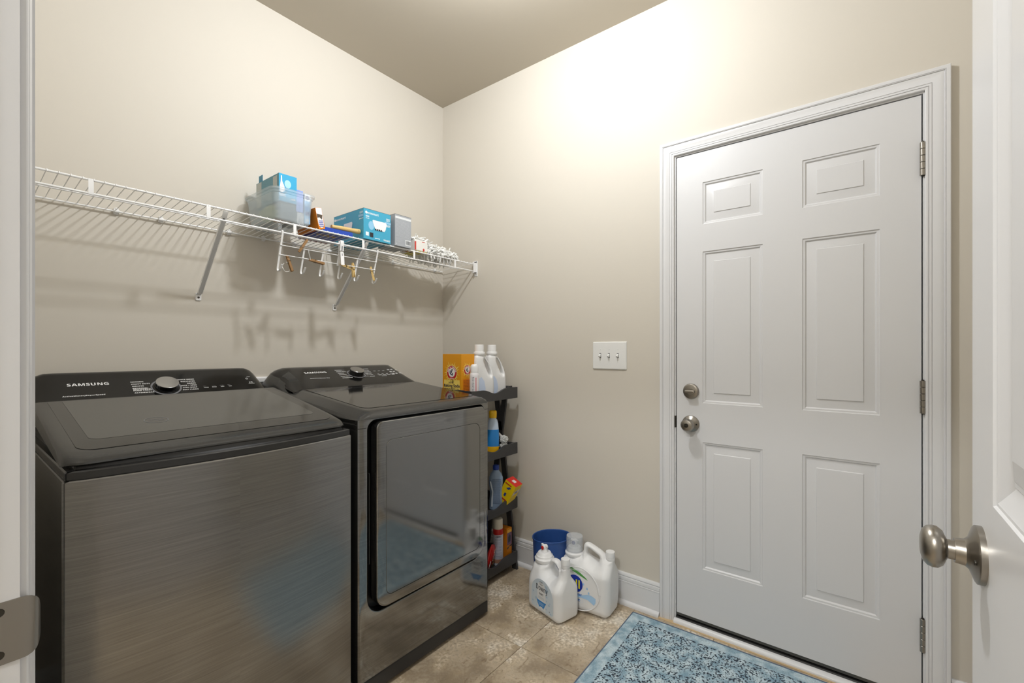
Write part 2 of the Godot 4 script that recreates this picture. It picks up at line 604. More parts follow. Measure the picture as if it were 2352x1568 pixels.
func base_run(called, prof, a, b, out):
	var m = Mb.new()
	var from = 0
	var A = PackedVector3Array(); var B = PackedVector3Array()
	for p in prof:
		A.append(a + out * p.x + Vector3(0, p.y, 0))
		B.append(b + out * p.x + Vector3(0, p.y, 0))
	m.loft([A, B], true, 0)
	# end caps
	var dir: Vector3 = (b - a).normalized()
	for e in [[A, -dir], [B, dir]]:
		var xf = Transform3D(Basis(out, Vector3.UP, out.cross(Vector3.UP)), Vector3.ZERO)
		var idx = Geometry2D.triangulate_polygon(prof)
		for i in range(0, idx.size(), 3):
			var p = e[0][idx[i]]; var q = e[0][idx[i + 1]]; var r = e[0][idx[i + 2]]
			if (q - p).cross(r - p).dot(e[1]) < 0.0: m.tri(p, r, q)
			else: m.tri(p, q, r)
	shell(called, m, M.trim_paint, "", 30.0)

func ceiling_lamp(called, at, label):
	var t = thing(called, label, "lamp", at)
	var m = Mb.new()
	m.lathe([[0.0, 0.0], [0.15, 0.0], [0.152, -0.012], [0.146, -0.022], [0.0, -0.022]], Transform3D(Basis(), at), 40)
	part("base_ring", m, M.white_plastic, t)
	m = Mb.new()
	m.lathe([[0.0, -0.0225], [0.138, -0.0225], [0.136, -0.06], [0.122, -0.105], [0.09, -0.14], [0.045, -0.16], [0.0, -0.166]], Transform3D(Basis(), at), 40)
	part("dome", m, M.lamp_glass, t)

func floor_tiles():
	var f = struct("floor", "floor of large square tiles like tan travertine")
	var m = Mb.new()
	m.box(Vector3(-0.12, -0.12, -0.12), Vector3(3.6, -0.0035, 3.75))
	part("subfloor", m, M.grout, f)
	var s = 0.61; var x0 = 1.066 - 2 * s; var z0 = 0.5675 - s
	var r = RandomNumberGenerator.new(); r.seed = 31
	for j in range(-1, 7):
		for i in range(-1, 7):
			var lo = Vector2(maxf(x0 + i * s, -0.11), maxf(z0 + j * s, -0.11)); var hi = Vector2(minf(x0 + (i + 1) * s, 3.55), minf(z0 + (j + 1) * s, 3.7))
			if hi.x - lo.x < 0.02 or hi.y - lo.y < 0.02: continue
			var g = 0.0011
			var t = Mb.new()
			var o = Vector2(r.randf() * 0.5, r.randf() * 0.5)
			var fl = r.randi() % 2
			var P = [Vector3(lo.x + g, 0, hi.y - g), Vector3(hi.x - g, 0, hi.y - g), Vector3(hi.x - g, 0, lo.y + g), Vector3(lo.x + g, 0, lo.y + g)]
			var U = []
			for p in P:
				var q = Vector2((p.x - x0 - i * s) / s * 0.5, (p.z - z0 - j * s) / s * 0.5)
				if fl: q = Vector2(0.5 - q.x, q.y)
				U.append(o + q)
			# a top with eased rims, then the sides
			var e = 0.0012
			var T = [P[0] + Vector3(e, 0, -e), P[1] + Vector3(-e, 0, -e), P[2] + Vector3(-e, 0, e), P[3] + Vector3(e, 0, e)]
			t.face(T[0], T[1], T[2], T[3], Vector3.UP, U[0], U[1], U[2], U[3])
			for k in 4:
				var n: int = (k + 1) % 4
				var d = Vector3(0, -0.0012, 0)
				t.face(P[k] + d, P[n] + d, T[n], T[k], Vector3(0, 1, 0), U[k], U[n], U[n], U[k])
				var out: Vector3 = (P[k] + P[n]) * 0.5 - (P[0] + P[2]) * 0.5
				t.face(P[k] + d * 3.5, P[n] + d * 3.5, P[n] + d, P[k] + d, out, U[k], U[n], U[n], U[k])
			part("tile", t, M.tile, f, "", 0.0)

# a panel field: rings of [inset, depth] inside a rectangle of the frame xf
func panel_mesh(x0, y0, x1, y1, xf, rings):
	var m = Mb.new()
	var L = []
	for q in rings:
		var p = PackedVector3Array()
		for c in [Vector2(x0 + q[0], y0 + q[0]), Vector2(x1 - q[0], y0 + q[0]), Vector2(x1 - q[0], y1 - q[0]), Vector2(x0 + q[0], y1 - q[0])]:
			p.append(xf * Vector3(c.x, c.y, q[1]))
		L.append(p)
	for j in L.size() - 1:
		for i in 4:
			var k = (i + 1) % 4
			m.face(L[j][i], L[j][k], L[j + 1][k], L[j + 1][i], xf.basis.z)
	var e = L[L.size() - 1]
	m.face(e[0], e[1], e[2], e[3], xf.basis.z)
	return m

# the frame of a door: a slab face cut round the panels, with sides and back
func leaf_mesh(x0, y0, x1, y1, holes, xf, thick):
	var m = Mb.new()
	var xs = [x0, x1]; var ys = [y0, y1]
	for h in holes:
		for v in [h[0], h[2]]:
			if not xs.has(v): xs.append(v)
		for v in [h[1], h[3]]:
			if not ys.has(v): ys.append(v)
	xs.sort(); ys.sort()
	for i in xs.size() - 1:
		for j in ys.size() - 1:
			var c = Vector2((xs[i] + xs[i + 1]) * 0.5, (ys[j] + ys[j + 1]) * 0.5)
			var open = false
			for h in holes:
				if c.x > h[0] and c.x < h[2] and c.y > h[1] and c.y < h[3]: open = true
			if not open:
				m.face(xf * Vector3(xs[i], ys[j], 0), xf * Vector3(xs[i + 1], ys[j], 0), xf * Vector3(xs[i + 1], ys[j + 1], 0), xf * Vector3(xs[i], ys[j + 1], 0), xf.basis.z)
	var P = [Vector2(x0, y0), Vector2(x1, y0), Vector2(x1, y1), Vector2(x0, y1)]
	var mid = Vector2((x0 + x1) / 2, (y0 + y1) / 2)
	for k in 4:
		var a: Vector2 = P[k]; var b: Vector2 = P[(k + 1) % 4]
		var out: Vector2 = (a + b) / 2 - mid
		m.face(xf * Vector3(a.x, a.y, 0), xf * Vector3(b.x, b.y, 0), xf * Vector3(b.x, b.y, -thick), xf * Vector3(a.x, a.y, -thick), xf.basis * Vector3(out.x, out.y, 0))
	m.face(xf * Vector3(x0, y0, -thick), xf * Vector3(x1, y0, -thick), xf * Vector3(x1, y1, -thick), xf * Vector3(x0, y1, -thick), -xf.basis.z)
	return m

# mitred casing round an opening, open at the foot; prof is [away from the opening, thickness]
func casing_mesh(x0, x1, top, prof, z, dir):
	var m = Mb.new()
	var L = []
	for q in prof:
		L.append([Vector3(x0 - q[0], 0, z + q[1] * dir), Vector3(x0 - q[0], top + q[0], z + q[1] * dir), Vector3(x1 + q[0], top + q[0], z + q[1] * dir), Vector3(x1 + q[0], 0, z + q[1] * dir)])
	for j in L.size() - 1:
		var dd: Vector2 = Vector2(prof[j + 1][0] - prof[j][0], prof[j + 1][1] - prof[j][1])
		var side = [Vector3(-1, 0, 0), Vector3(0, 1, 0), Vector3(1, 0, 0)]
		for k in 3:
			var out: Vector3 = side[k] * -dd.y + Vector3(0, 0, dir) * dd.x
			m.face(L[j][k], L[j][k + 1], L[j + 1][k + 1], L[j + 1][k], out)
	return m

const CASING := [[0.0, 0.0], [0.0, 0.007], [0.0015, 0.0095], [0.004, 0.0105], [0.008, 0.0105], [0.0085, 0.0085], [0.0095, 0.0085], [0.010, 0.0115], [0.016, 0.0120], [0.0165, 0.0100], [0.0175, 0.0100], [0.018, 0.0120], [0.024, 0.0130], [0.030, 0.0148], [0.036, 0.0160], [0.041, 0.0160], [0.045, 0.0145], [0.047, 0.0140], [0.0475, 0.0175], [0.0485, 0.0178], [0.049, 0.0160], [0.050, 0.0160], [0.0505, 0.0180], [0.060, 0.0180], [0.062, 0.0165], [0.062, 0.0]]

func back_door():
	var m = casing_mesh(1.5035, 2.3315, 2.0815, CASING, 0.0, 1.0)
	shell("trim_1", m, M.trim_paint, "white moulded casing round the six-panel door", 25.0)
	# jambs and stops in the opening
	m = Mb.new()
	m.box(Vector3(1.492, 0.0, -0.12), Vector3(1.5085, 2.0765, 0.0))
	m.box(Vector3(2.3270, 0.0, -0.12), Vector3(2.344, 2.0765, 0.0))
	m.box(Vector3(1.492, 2.0765, -0.12), Vector3(2.344, 2.09, 0.0))
	m.box(Vector3(1.5085, 0.0, -0.12), Vector3(1.521, 2.0765, -0.052))
	m.box(Vector3(2.3145, 0.0, -0.12), Vector3(2.3270, 2.0765, -0.052))
	m.box(Vector3(1.521, 2.062, -0.12), Vector3(2.3145, 2.0765, -0.052))
	shell("trim_2", m, M.trim_paint, "white jamb of the six-panel door", 0.0)
	# dark sill, white shoe strip and a line of caulk along the floor
	m = Mb.new()
	m.prism(PackedVector2Array([Vector2(-0.12, 0), Vector2(0.004, 0), Vector2(0.004, 0.012), Vector2(-0.002, 0.022), Vector2(-0.12, 0.026)]), Transform3D(Basis(Vector3(0, 0, 1), Vector3(0, 1, 0), Vector3(-1, 0, 0)), Vector3(2.327, 0, 0)), 0.8185)
	shell("trim_3", m, M.rubber, "dark door sill", 20.0)
	m = Mb.new()
	var q = PackedVector2Array([Vector2(0.004, 0)])
	for k in 7: q.append(Vector2(0.004 + 0.019 * cos(PI / 2 * k / 6), 0.019 * sin(PI / 2 * k / 6)))
	m.prism(q, Transform3D(Basis(Vector3(0, 0, 1), Vector3(0, 1, 0), Vector3(-1, 0, 0)), Vector3(2.331, 0, 0)), 0.827)
	shell("trim_4", m, M.trim_paint, "white quarter-round strip below the six-panel door", 40.0)
	m = Mb.new()
	m.box(Vector3(1.436, 0, 0.0), Vector3(2.36, 0.003, 0.030))
	shell("trim_5", m, M.caulk, "tan caulk line along the door sill")
	# the door itself
	var d = struct("door_1", "closed white six-panel door with nickel knob, bolt and hinges")
	var xf = at_y(0, 0, -0.004)
	var A = [[1.6219, 1.8519], [1.9858, 2.2156]]; var B = [[0.2640, 0.8146], [0.9842, 1.6405], [1.7590, 1.9405]]
	var holes = []
	for a in A:
		for b in B: holes.append([a[0], b[0], a[1], b[1]])
	part("leaf", leaf_mesh(1.5116, 0.041, 2.3237, 2.073, holes, xf, 0.044), M.door_paint, d, "", 0.0)
	for h in holes:
		part("panel", panel_mesh(h[0], h[1], h[2], h[3], xf, [[0, 0], [0.0015, -0.003], [0.004, -0.0036], [0.008, -0.0038], [0.0105, -0.0062], [0.0125, -0.0088], [0.0145, -0.0090], [0.044, -0.0046], [0.0462, -0.0018], [0.048, -0.0016]]), M.door_paint, d, "", 12.0)
	m = Mb.new()
	m.box(Vector3(1.513, 0.0285, -0.040), Vector3(2.3225, 0.0405, -0.0065))
	m.box(Vector3(1.513, 0.0265, -0.040), Vector3(2.3225, 0.0285, -0.0120))
	part("door_sweep", m, M.sill_metal, d, "grey rubber sweep")
	# bolt
	var ax = Basis(Vector3(1, 0, 0), Vector3(0, 0, 1), Vector3(0, -1, 0))
	var k = Transform3D(ax, Vector3(1.5739, 1.0332, -0.004))
	var bolt = Node3D.new(); bolt.name = "deadbolt"; bolt.position = Vector3(1.5739, 1.0332, -0.004); d.add_child(bolt, true)
	m = Mb.new()
	m.lathe([[0.034, 0.0], [0.034, 0.004], [0.032, 0.008], [0.026, 0.011], [0.0, 0.0125]], k, 40)
	part("rosette", m, M.nickel, bolt)
	m = Mb.new()
	m.lathe([[0.013, 0.012], [0.013, 0.018], [0.0, 0.018]], k, 24)
	m.rbox(Vector3(0.042, 0.011, 0.016), Transform3D(Basis(), Vector3(1.5739, 1.0332, 0.021)), 0.0054, 0.003)
	part("thumb_turn", m, M.nickel, bolt, "", 30.0)
	# knob
	var kn = Node3D.new(); kn.name = "door_knob"; kn.position = Vector3(1.573, 0.8903, -0.004); d.add_child(kn, true)
	k = Transform3D(ax, Vector3(1.573, 0.8903, -0.004))
	m = Mb.new()
	m.lathe([[0.0365, 0.0], [0.0365, 0.005], [0.034, 0.009], [0.024, 0.014], [0.017, 0.02], [0.014, 0.03], [0.0, 0.03]], k, 40)
	part("rosette", m, M.nickel, kn)
	m = Mb.new()
	m.lathe([[0.012, 0.029], [0.015, 0.034], [0.0235, 0.041], [0.0275, 0.050], [0.027, 0.058], [0.022, 0.065], [0.012, 0.068], [0.0, 0.068]], k, 40)
	part("knob", m, M.nickel, kn)
	m = Mb.new()
	m.lathe([[0.009, 0.068], [0.009, 0.0695], [0.0, 0.0695]], k, 20)
	m.rbox(Vector3(0.013, 0.0045, 0.005), Transform3D(Basis(Vector3(0, 0, 1), 0.3), Vector3(1.573, 0.8903, 0.0675)), 0.001, 0.0008)
	part("thumb_turn", m, M.nickel_dark, kn)
	m = Mb.new()
	for s in [-1, 1]: m.lathe([[0.0035, 0.011], [0.0035, 0.0142], [0.0, 0.0142]], shift(k, 0.026 * s, 0, 0.0), 12)
	part("screw_hole", m, M.hole, kn)
	m = Mb.new()
	m.box(Vector3(1.5045, 0.868, -0.022), Vector3(1.5095, 0.920, 0.0022))
	part("strike_plate", m, M.nickel_dark, d)
	# hinges
	for y in [[1.7986, 1.9106], [1.0018, 1.112], [0.2034, 0.3141]]:
		var hg = Node3D.new(); hg.name = "hinge"; hg.position = Vector3(2.3262, y[0], 0.004); d.add_child(hg, true)
		for i in 5:
			m = Mb.new()
			var a: float = lerpf(y[0], y[1], i / 5.0) + 0.0006; var b: float = lerpf(y[0], y[1], (i + 1) / 5.0) - 0.0006
			m.lathe([[0.0, a], [0.0072, a], [0.0078, a + 0.0006], [0.0078, b - 0.0006], [0.0072, b], [0.0, b]], Transform3D(Basis(), Vector3(2.3262, 0, 0.0046)), 20)
			part("knuckle", m, M.nickel, hg)
		m = Mb.new()
		m.lathe([[0.0, y[0] - 0.002], [0.004, y[0] - 0.002], [0.004, y[1] + 0.003], [0.0, y[1] + 0.004]], Transform3D(Basis(), Vector3(2.3262, 0, 0.0046)), 12)
		m.box(Vector3(2.3238, y[0], -0.03), Vector3(2.3250, y[1], 0.0))
		part("pin", m, M.nickel_dark, hg)

func open_door():
	# doorway in the front wall: jambs, stop, casing on the room side and the strike plate
	var m = Mb.new()
	m.box(Vector3(1.524, 0, 1.985), Vector3(1.543, 2.058, 2.10))
	m.box(Vector3(2.313, 0, 1.985), Vector3(2.332, 2.058, 2.10))
	m.box(Vector3(1.524, 2.058, 1.985), Vector3(2.332, 2.075, 2.10))
	m.box(Vector3(1.543, 0, 2.026), Vector3(1.554, 2.058, 2.066))
	m.box(Vector3(2.302, 0, 2.026), Vector3(2.313, 2.058, 2.066))
	shell("trim_6", m, M.trim_paint, "white jamb of the doorway one looks through", 0.0)
	m = casing_mesh(1.538, 2.318, 2.063, [[0.0, 0.0], [0.0, 0.0045], [0.001, 0.0058], [0.004, 0.0066], [0.0045, 0.0056], [0.0055, 0.0056], [0.006, 0.0072], [0.012, 0.0082], [0.030, 0.0108], [0.040, 0.0115], [0.041, 0.0105], [0.042, 0.0140], [0.055, 0.0150], [0.062, 0.0140], [0.062, 0.0]], 1.985, -1.0)
	shell("trim_7", m, M.trim_paint, "white casing of the doorway one looks through", 25.0)
	var sp = thing("strike_plate", "brushed nickel strike plate screwed to the white door jamb", "strike plate", Vector3(1.543, 0.925, 1.99))
	m = Mb.new()
	# plate and lip: a bent sheet, z towards the room getting smaller
	var path = [[1.5442, 2.016], [1.5442, 1.985], [1.5442, 1.9805], [1.5436, 1.9770], [1.5420, 1.9742], [1.5396, 1.9722], [1.5368, 1.9712]]
	var half = [0.0285, 0.0285, 0.0282, 0.0268, 0.0245, 0.0205, 0.0140]
	var L = []; var R = []
	var ymid = 0.9565
	for i in path.size():
		L.append(Vector3(path[i][0], ymid - half[i], path[i][1])); R.append(Vector3(path[i][0], ymid + half[i], path[i][1]))
	for i in path.size() - 1:
		var n: Vector3 = (L[i + 1] - L[i]).cross(Vector3.UP).normalized()
		if n.x < 0: n = -n
		var t = n * 0.0012
		m.face(L[i], L[i + 1], R[i + 1], R[i], n)
		m.face(L[i] - t, L[i + 1] - t, R[i + 1] - t, R[i] - t, -n)
		m.face(L[i], L[i + 1], L[i + 1] - t, L[i] - t, Vector3.DOWN)
		m.face(R[i], R[i + 1], R[i + 1] - t, R[i] - t, Vector3.UP)
	part("plate", m, M.nickel, sp, "", 40.0)
	m = Mb.new()
	for y in [-0.0195, 0.0195]:
		m.lathe([[0.0, 0.0], [0.0042, 0.0], [0.0036, 0.0012], [0.0, 0.0008]], Transform3D(Basis(Vector3(0, 0, 1), Vector3(1, 0, 0), Vector3(0, 1, 0)), Vector3(1.5440, ymid + y, 1.9985)), 16)
	part("screw", m, M.nickel_dark, sp)
	m = Mb.new()
	m.rbox(Vector3(0.017, 0.024, 0.0006), Transform3D(Basis(Vector3(0, 0, -1), Vector3(0, 1, 0), Vector3(1, 0, 0)), Vector3(1.5444, ymid, 2.0062)), 0.004)
	part("latch_hole", m, M.hole, sp)
	# the leaf, swung back along the right wall
	var d = struct("door_2", "open white panelled door with a round nickel knob")
	# frame: x of the face runs towards the room's far end, z of the face looks at the washer
	var xf = Transform3D(Basis(Vector3(0, 0, -1), Vector3(0, 1, 0), Vector3(-1, 0, 0)), Vector3(2.275, 0, 1.978))
	var w = 0.762
	var holes = [[0.112, 0.235, w - 0.112, 0.855], [0.112, 1.046, w - 0.112, 1.925]]
	part("leaf", leaf_mesh(0, 0.012, w, 2.045, holes, xf, 0.035), M.leaf_paint, d, "", 0.0)
	for h in holes:
		part("panel", panel_mesh(h[0], h[1], h[2], h[3], xf, [[0, 0], [0.002, -0.0025], [0.005, -0.0028], [0.008, -0.0045], [0.026, -0.0115], [0.028, -0.0120], [0.030, -0.0105], [0.036, -0.0100], [0.038, -0.0085], [0.060, -0.0035], [0.062, -0.0030]]), M.leaf_paint, d, "", 12.0)
	var kp = Vector3(2.275, 0.9735, 1.2755)
	var kn = Node3D.new(); kn.name = "door_knob"; kn.position = kp; d.add_child(kn, true)
	var k = Transform3D(Basis(Vector3(0, 0, 1), Vector3(-1, 0, 0), Vector3(0, 1, 0)), kp)
	m = Mb.new()
	m.lathe([[0.0335, 0.0], [0.0335, 0.0055], [0.0315, 0.007], [0.019, 0.0115], [0.0155, 0.015], [0.0142, 0.024], [0.0, 0.024]], k, 48)
	part("rosette", m, M.nickel, kn)
	m = Mb.new()
	m.lathe([[0.0, 0.0235], [0.0115, 0.0235], [0.0112, 0.030], [0.0145, 0.0315], [0.0205, 0.034], [0.0245, 0.039], [0.0250, 0.0435], [0.0235, 0.0485], [0.019, 0.0525], [0.011, 0.0545], [0.0, 0.0548]], k, 48)
	part("knob", m, M.nickel, kn)
	m = Mb.new()
	for s in [-1, 1]: m.lathe([[0.003, 0.0088], [0.003, 0.0102], [0.0, 0.0102]], shift(k, 0.0245 * s, 0, -0.002), 12)
	part("screw", m, M.nickel_dark, kn)
	# hinges at the near end
	for y in [0.25, 1.05, 1.85]:
		m = Mb.new()
		m.lathe([[0.0, y - 0.045], [0.006, y - 0.045], [0.006, y + 0.045], [0.0, y + 0.045]], Transform3D(Basis(), Vector3(2.3175, 0, 1.9795)), 14)
		part("hinge", m, M.nickel, d)

func wall_things():
	# triple switch plate
	var t = thing("light_switch", "white plate with three toggle switches, all down, beside the panelled door", "light switch", Vector3(1.187, 1.187, 0.0))
	var xf = at_y(1.187, 1.1868, 0.004)
	var m = Mb.new()
	m.loft([Mb.place(Mb.rrect(0.180, 0.136, 0.004), xf, -0.004), Mb.place(Mb.rrect(0.180, 0.136, 0.004), xf, -0.001), Mb.place(Mb.rrect(0.174, 0.130, 0.004), xf, 0.0022), Mb.place(Mb.rrect(0.166, 0.122, 0.004), xf, 0.003)])
	part("plate", m, M.switch_plate, t, "", 20.0)
	for i in 3:
		var x = -0.0475 + i * 0.0468
		m = Mb.new()
		m.rbox(Vector3(0.010, 0.024, 0.001), shift(xf, x, 0, 0.0028), 0.001)
		part("slot", m, M.print_grey, t)
		m = Mb.new()
		var b = Basis(Vector3(1, 0, 0), 0.5)
		m.loft([Mb.place(Mb.rrect(0.0085, 0.012, 0.001), Transform3D(b, xf * Vector3(x, 0.002, 0.002)), 0.0), Mb.place(Mb.rrect(0.0068, 0.0085, 0.001), Transform3D(b, xf * Vector3(x, 0.002, 0.002)), 0.016)])
		part("toggle", m, M.switch_plate, t)
		for s in [-1, 1]:
			m = Mb.new()
			m.lathe([[0.0028, 0.0028], [0.0022, 0.0042], [0.0, 0.0044]], Transform3D(Basis(Vector3(1, 0, 0), Vector3(0, 0, 1), Vector3(0, -1, 0)), xf * Vector3(x, 0.030 * s, 0.0)), 12)
			part("screw", m, M.switch_plate, t)
	# washer outlet box between the machines
	t = thing("outlet_box", "white plastic wall box for hoses, seen between washer and dryer", "outlet box", Vector3(0.0, 0.98, 1.10))
	m = Mb.new()
	var o = Transform3D(Basis(Vector3(0, 0, -1), Vector3(0, 1, 0), Vector3(1, 0, 0)), Vector3(0.0, 0.98, 1.12))
	m.loft([Mb.place(Mb.rrect(0.24, 0.224, 0.006), o, 0.0005), Mb.place(Mb.rrect(0.24, 0.224, 0.006), o, 0.010), Mb.place(Mb.rrect(0.228, 0.212, 0.006), o, 0.013), Mb.place(Mb.rrect(0.196, 0.180, 0.004), o, 0.013), Mb.place(Mb.rrect(0.190, 0.174, 0.004), o, 0.002)])
	part("frame", m, M.white_plastic, t, "", 25.0)

# ------------------------------------------------------------------ appliances
# cross-sections along z: each station gives a list of [x, y]; joined into one skin with end caps
func stations(list):
	var m = Mb.new()
	var L = []
	for s in list:
		var p = PackedVector3Array()
		for q in s[1]: p.append(Vector3(q[0], q[1], s[0]))
		L.append(p)
	m.loft(L, true, 0)
	for e in [0, L.size() - 1]:
		var poly = PackedVector2Array()
		for q in list[e][1]: poly.append(Vector2(q[0], q[1]))
		var idx = Geometry2D.triangulate_polygon(poly)
		var out = Vector3(0, 0, -1.0 if (list[e][0] < list[L.size() - 1 - e][0]) else 1.0)
		for i in range(0, idx.size(), 3):
			var a = L[e][idx[i]]; var b = L[e][idx[i + 1]]; var c = L[e][idx[i + 2]]
			if (b - a).cross(c - a).dot(out) < 0.0: m.tri(a, c, b)
			else: m.tri(a, b, c)
	return m

func washer_front(z): # bowed front panel
	var s: float = (z - 1.528) / 0.343
	return 0.822 + 0.036 * (1.0 - s * s)

# the plan of the washer between the back and the bowed front, shrunk by inset
func washer_plan(y, inset, bow = 1.0):
	var p = PackedVector3Array()
	var z0: float = 1.185 + inset; var z1: float = 1.871 - inset
	p.append(Vector3(0.06, y, z1)); p.append(Vector3(0.06, y, z0))
	var n = 22
	for i in n + 1:
		var z: float = lerpf(z0, z1, float(i) / n)
		var x: float = 0.822 + (washer_front(z) - 0.822) * bow - inset
		if i == 0 or i == n:
			p.append(Vector3(x - 0.006, y, z))
			z += 0.0025 if i == 0 else -0.0025
			p.append(Vector3(x - 0.001, y, z))
		else: p.append(Vector3(x, y, z))
	return p

# maps a face of a console: s runs to the right (-z), t runs up the slope
func console_frame(z_left, base, top):
	return frame(Vector3(base.x, base.y, z_left), Vector3(0, 0, -1), Vector3(top.x - base.x, top.y - base.y, 0))

func dial(t, xf, ring_r, knob_r, rise, sx = 1.0):
	var m = Mb.new()
	annulus(m, ring_r * 0.88, ring_r, lift(xf, 0.0008), 48)
	part("dial_ring", m, M.print_grey, t)
	var k = Transform3D(Basis(xf.basis.x, xf.basis.z, -xf.basis.y), xf.origin)
	m = Mb.new()
	m.lathe([[ring_r * 0.88, 0.0002], [ring_r * 0.86, 0.002], [knob_r * 1.04, 0.003], [knob_r * 1.0, rise * 0.86]], k, 48)
	part("dial_skirt", m, M.dial_black, t)
	m = Mb.new()
	m.lathe([[knob_r * 1.0, rise * 0.84], [knob_r * 1.02, rise * 0.88], [knob_r * 1.01, rise], [knob_r * 0.98, rise * 1.03], [0.0, rise * 1.035]], k, 64)
	part("dial_cap", m, M.dial_metal, t, "brushed metal dial cap")

func brand_print(m, xf, s, t, h, w):
	text(m, "SAMSUNG", shift(xf, s, t, 0.0002), h, 0.0, 1.0)
	return m

func washer():
	var t = thing("washing_machine", "dark steel top-loading washing machine with bowed front, nearer of the two machines", "washing machine", Vector3(0.45, 0.0, 1.528))
	var m = Mb.new()
	m.loft([washer_plan(0.012, 0.004), washer_plan(0.016, 0.0), washer_plan(0.929, 0.0), washer_plan(0.9318, 0.0016)])
	# streaks follow the height
	for i in m.v.size(): m.uv[i] = Vector2(m.v[i].z * 1.3, m.v[i].y * 1.1)
	part("cabinet", m, M.brushed_steel, t, "", 20.0)
	m = Mb.new()
	m.loft([washer_plan(0.9318, 0.004, 0.96), washer_plan(0.934, 0.003, 0.96), washer_plan(0.949, 0.003, 0.94), washer_plan(0.9515, 0.006, 0.93)])
	part("top_trim", m, M.gloss_charcoal, t, "", 20.0)
	m = Mb.new()
	m.loft([washer_plan(0.951, 0.02, 0.5), washer_plan(0.966, 0.024, 0.4)])
	part("lid_gap", m, M.recess_black, t, "", 20.0)
	# feet
	for z in [1.24, 1.82]:
		for x in [0.14, 0.75]:
			m = Mb.new()
			m.lathe([[0.0, 0.0], [0.024, 0.0], [0.022, 0.010], [0.012, 0.014], [0.0, 0.014]], at_y(x, 0, z), 16)
			part("foot", m, M.rubber, t)
	# sloping lid with rounded front corners
	var st = []
	var z0 = 1.190; var z1 = 1.869; var r = 0.045
	for e in [0.0, 0.002, 0.006, 0.013, 0.024, 0.045]:
		st.append([z0 + e, e])
	for k in 5: st.append([lerpf(z0 + 0.045, z1 - 0.045, (k + 1) / 6.0), 0.05])
	for e in [0.045, 0.024, 0.013, 0.006, 0.002, 0.0]:
		st.append([z1 - e, e])
	var list = []
	for s in st:
		var e: float = minf(s[1], r)
		var back: float = r - sqrt(maxf(r * r - (r - e) * (r - e), 0.0))
		var drop: float = 0.006 * pow(1.0 - minf(e / 0.012, 1.0), 2.0)
		var prof = []
		for q in [[0.29, 1.0635], [0.5, 1.0298], [0.70, 0.9975], [0.762, 0.9870], [0.790, 0.9805], [0.806, 0.9740], [0.8155, 0.9670], [0.8165, 0.9630], [0.812, 0.9600], [0.79, 0.9600], [0.29, 1.02]]:
			prof.append([q[0] - (back if q[0] > 0.6 else 0.0) * (1.0 if q[0] > 0.75 else 0.5), q[1] - (drop if q[1] > 0.962 else 0.0)])
		list.append([s[0], prof])
	part("lid", stations(list), M.cover_charcoal, t, "", 30.0)
	# glass set in the lid, with a lighter window
	var ga = frame(Vector3(0.29, 1.0635, 1.528), Vector3(0, 0, -1), Vector3(0.29 - 0.762, 1.0635 - 0.987, 0))
	m = Mb.new()
	m.flat(Mb.rrect(0.622, 0.478, [0.035, 0.035, 0.004, 0.004], 8), shift(ga, 0.0, -0.246, 0.0006))
	part("lid_glass", m, M.lid_glass, t, "", 0.0)
	m = Mb.new()
	m.flat(Mb.rrect(0.566, 0.40, [0.022, 0.022, 0.004, 0.004], 8), shift(ga, 0.002, -0.212, 0.0010))
	part("lid_window", m, M.lid_window, t, "lighter window of the lid", 0.0)
	m = Mb.new()
	annulus(m, 0.026, 0.028, shift(ga, -0.125, -0.30, 0.0014), 40)
	for k in 3: m.flat(rect(-0.018, 0.009 - k * 0.009, 0.018, 0.0105 - k * 0.009), shift(ga, -0.125, -0.30, 0.0014))
	part("lid_mark", m, M.print_grey, t, "round mark under the glass", 0.0)
	# console
	list = []
	for e in [0.0, 0.004, 0.012, 0.025, 0.045, 0.07]: list.append([1.190 + e, console_section(e, false)])
	list.append([1.528, console_section(1.0, false)])
	for e in [0.07, 0.045, 0.025, 0.012, 0.004, 0.0]: list.append([1.872 - e, console_section(e, false)])
	part("console", stations(list), M.console_black, t, "black glossy console", 28.0)
	var xf = console_frame(1.871, Vector2(0.25, 1.033), Vector2(0.10, 1.134))
	xf = lift(xf, 0.0009)
	m = Mb.new()
	text(m, "SAMSUNG", shift(xf, 0.091, 0.114), 0.0135, 0.0, 1.14)
	text(m, "ActiveWaterjet", shift(xf, 0.0745, 0.060), 0.0050, 0.0, 1.22, true, 0.15)
	text(m, "SuperSpeed", shift(xf, 0.1285, 0.060), 0.0050, 0.0, 1.2, true, 0.15)
	m.flat(disc(0.0035, 20, 1.5), shift(xf, 0.177, 0.0625))
	var L = [["NORMAL", 0.2500], ["HEAVY DUTY", 0.2500], ["WHITES", 0.2500], ["BEDDING/", 0.2500], ["PERM PRESS", 0.2500], ["ACTIVEWEAR", 0.2505]]
	var ends = [0.290, 0.296, 0.292, 0.295, 0.303, 0.318]
	for k in 6:
		var y: float = 0.1195 - k * 0.0124
		text(m, L[k][0], shift(xf, L[k][1], y), 0.0054, 0.0, 1.18)
		if k == 3: text(m, "WATERPROOF", shift(xf, L[k][1], y - 0.0058), 0.0050, 0.0, 1.15)
		var from: float = 0.2500 + L[k][0].length() * 0.0052 + 0.004
		if k != 3: m.flat(rect(minf(from, ends[k] - 0.004), y + 0.002, ends[k] + (0.01 if k == 5 else 0.0), y + 0.0028), xf)
	var R = ["QUICK WASH", "DELICATES", "DARKS", "RINSE + SPIN", "SPIN ONLY", "SELF CLEAN"]
